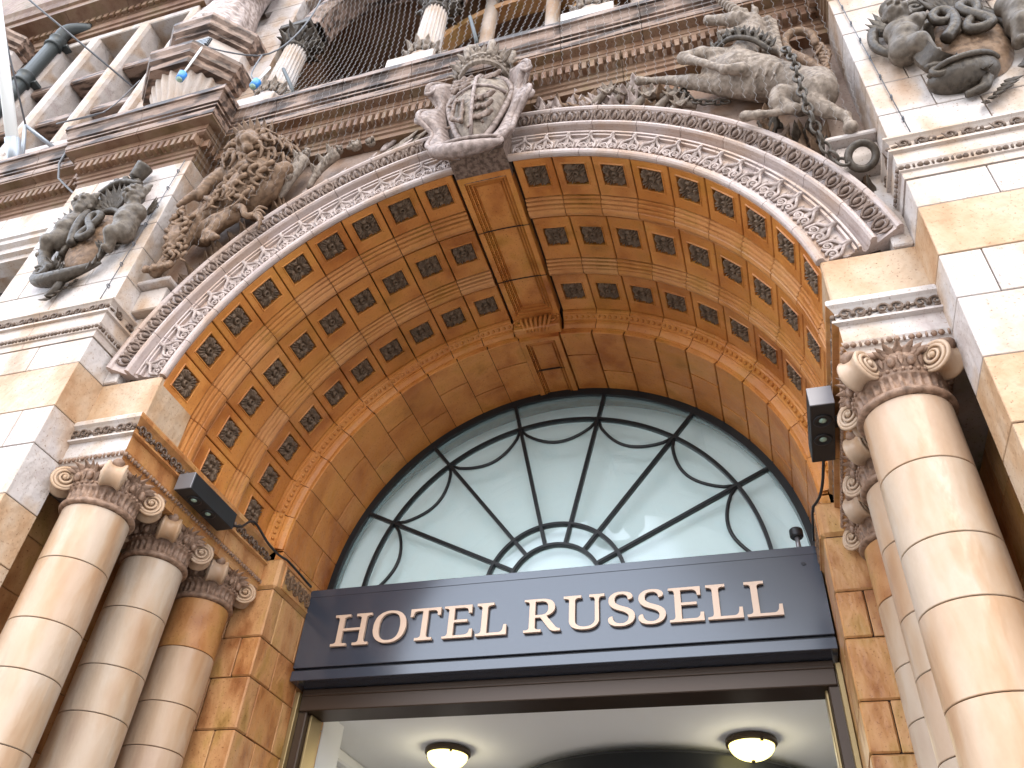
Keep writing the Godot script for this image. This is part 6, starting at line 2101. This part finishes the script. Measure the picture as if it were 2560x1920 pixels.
		ribbon(st, [v3(1.39, 0.835, 0.15), v3(1.385, 0.865, 0.18), v3(1.36, 0.845, 0.19), v3(1.35, 0.78, 0.19), v3(1.365, 0.715, 0.185), v3(1.40, 0.695, 0.17)], v3(0.016, 0.0, 0.022), v3(0.0, 0.0, 0.006), 26)
		spiral(st, v3(1.37, 0.668, 0.18), v3(-1, 0, 0), v3(0, 1, 0), 0.028, 0.006, 1.5, 0.012, 0.007, 0.6, 24)
		vine(st, [v3(1.28, 0.99, 0.15), v3(1.265, 0.91, 0.155), v3(1.29, 0.85, 0.155), v3(1.33, 0.83, 0.15)], 0.018, 0.010, 14, 7)
		vine(st, [v3(1.48, 0.63, 0.15), v3(1.465, 0.60, 0.145), v3(1.42, 0.588, 0.14)], 0.018, 0.010, 12, 7)
	put(t, "scrollwork", fin(st), mats.carved_bronze)
	st = nb()
	for k in 9:
		var a := -0.2 + 0.5 * k
		var bx0 := v3(cx + 0.06 + 0.014 * k, 0.655 + 0.014 * k, 0.15)
		leaf(st, bx0, v3(cos(a), sin(a) * 0.7, 0.3), v3(0, 0, 1), 0.07, 0.016, 0.25, 3.0)
		leaf(st, v3(cx - 0.10 + 0.012 * k, 0.70 - 0.006 * k, 0.155), v3(sin(a), cos(a) * 0.5, 0.3), v3(0, 0, 1), 0.05, 0.014, 0.25, 3.0)
	for k in 6: leaf(st, v3(cx + 0.02 - 0.012 * k, 0.625 - 0.014 * k, 0.135), v3(0.8 - 0.2 * k, -0.5, 0.2), v3(0, 0, 1), 0.05, 0.012, 0.2, 3.0)
	put(t, "leaves", fin(st), mats.carved_bronze)
	# crown of scrolls and shell on top
	st = nb()
	for k in 9:
		var a := -1.3 + 0.325 * k
		leaf(st, v3(cx + 0.005, 1.02, 0.14), v3(sin(a), cos(a), 0.3), v3(0, 0, 1), 0.12, 0.02, 0.2, 1.0)
	for k in 2:
		var q := -1.0 if k == 0 else 1.0
		spiral(st, v3(cx + q * 0.085, 1.075, 0.15), v3(q, 0, 0), v3(0, 1, 0), 0.036, 0.006, 1.5, 0.014, 0.008, 0.2, 22)
		spiral(st, v3(cx + q * 0.05, 1.155, 0.15), v3(-q, 0, 0), v3(0, 1, 0), 0.03, 0.006, 1.4, 0.012, 0.008, 0.9, 22)
	tube(st, spline([v3(cx - 0.09, 1.14, 0.16), v3(cx, 1.165, 0.175), v3(cx + 0.10, 1.14, 0.16)], 12), taper(0.012, 0.012, 12), 7)
	for k in 10: ellip(st, v3(cx - 0.06 + 0.014 * k, 1.19 + 0.02 * sin(k * 1.9), 0.155), v3(0.016, 0.018, 0.016), Basis.IDENTITY, 7, 5)
	vine(st, [v3(cx + 0.05, 1.19, 0.16), v3(cx + 0.08, 1.25, 0.17)], 0.026, 0.034, 8, 10)
	put(t, "crest", fin(st), mats.carved_bronze)

func eight(st: SurfaceTool, c: Vector3, r: float) -> void:
	var p := []
	for i in 40:
		var a := TAU * i / 39.0
		var k := 0.72 if sin(a * 0.5 + 0.0) < 0.0 else 1.0
		var y := sin(a + PI * 0.5)
		var x := sin(2.0 * (a + PI * 0.5)) * (0.62 if y > 0.0 else 0.82)
		p.append(c + v3(x * r * 0.95, y * r * 1.9, 0.004 * sin(a)))
	tube(st, p, taper(0.0145, 0.0145, 40), 8)
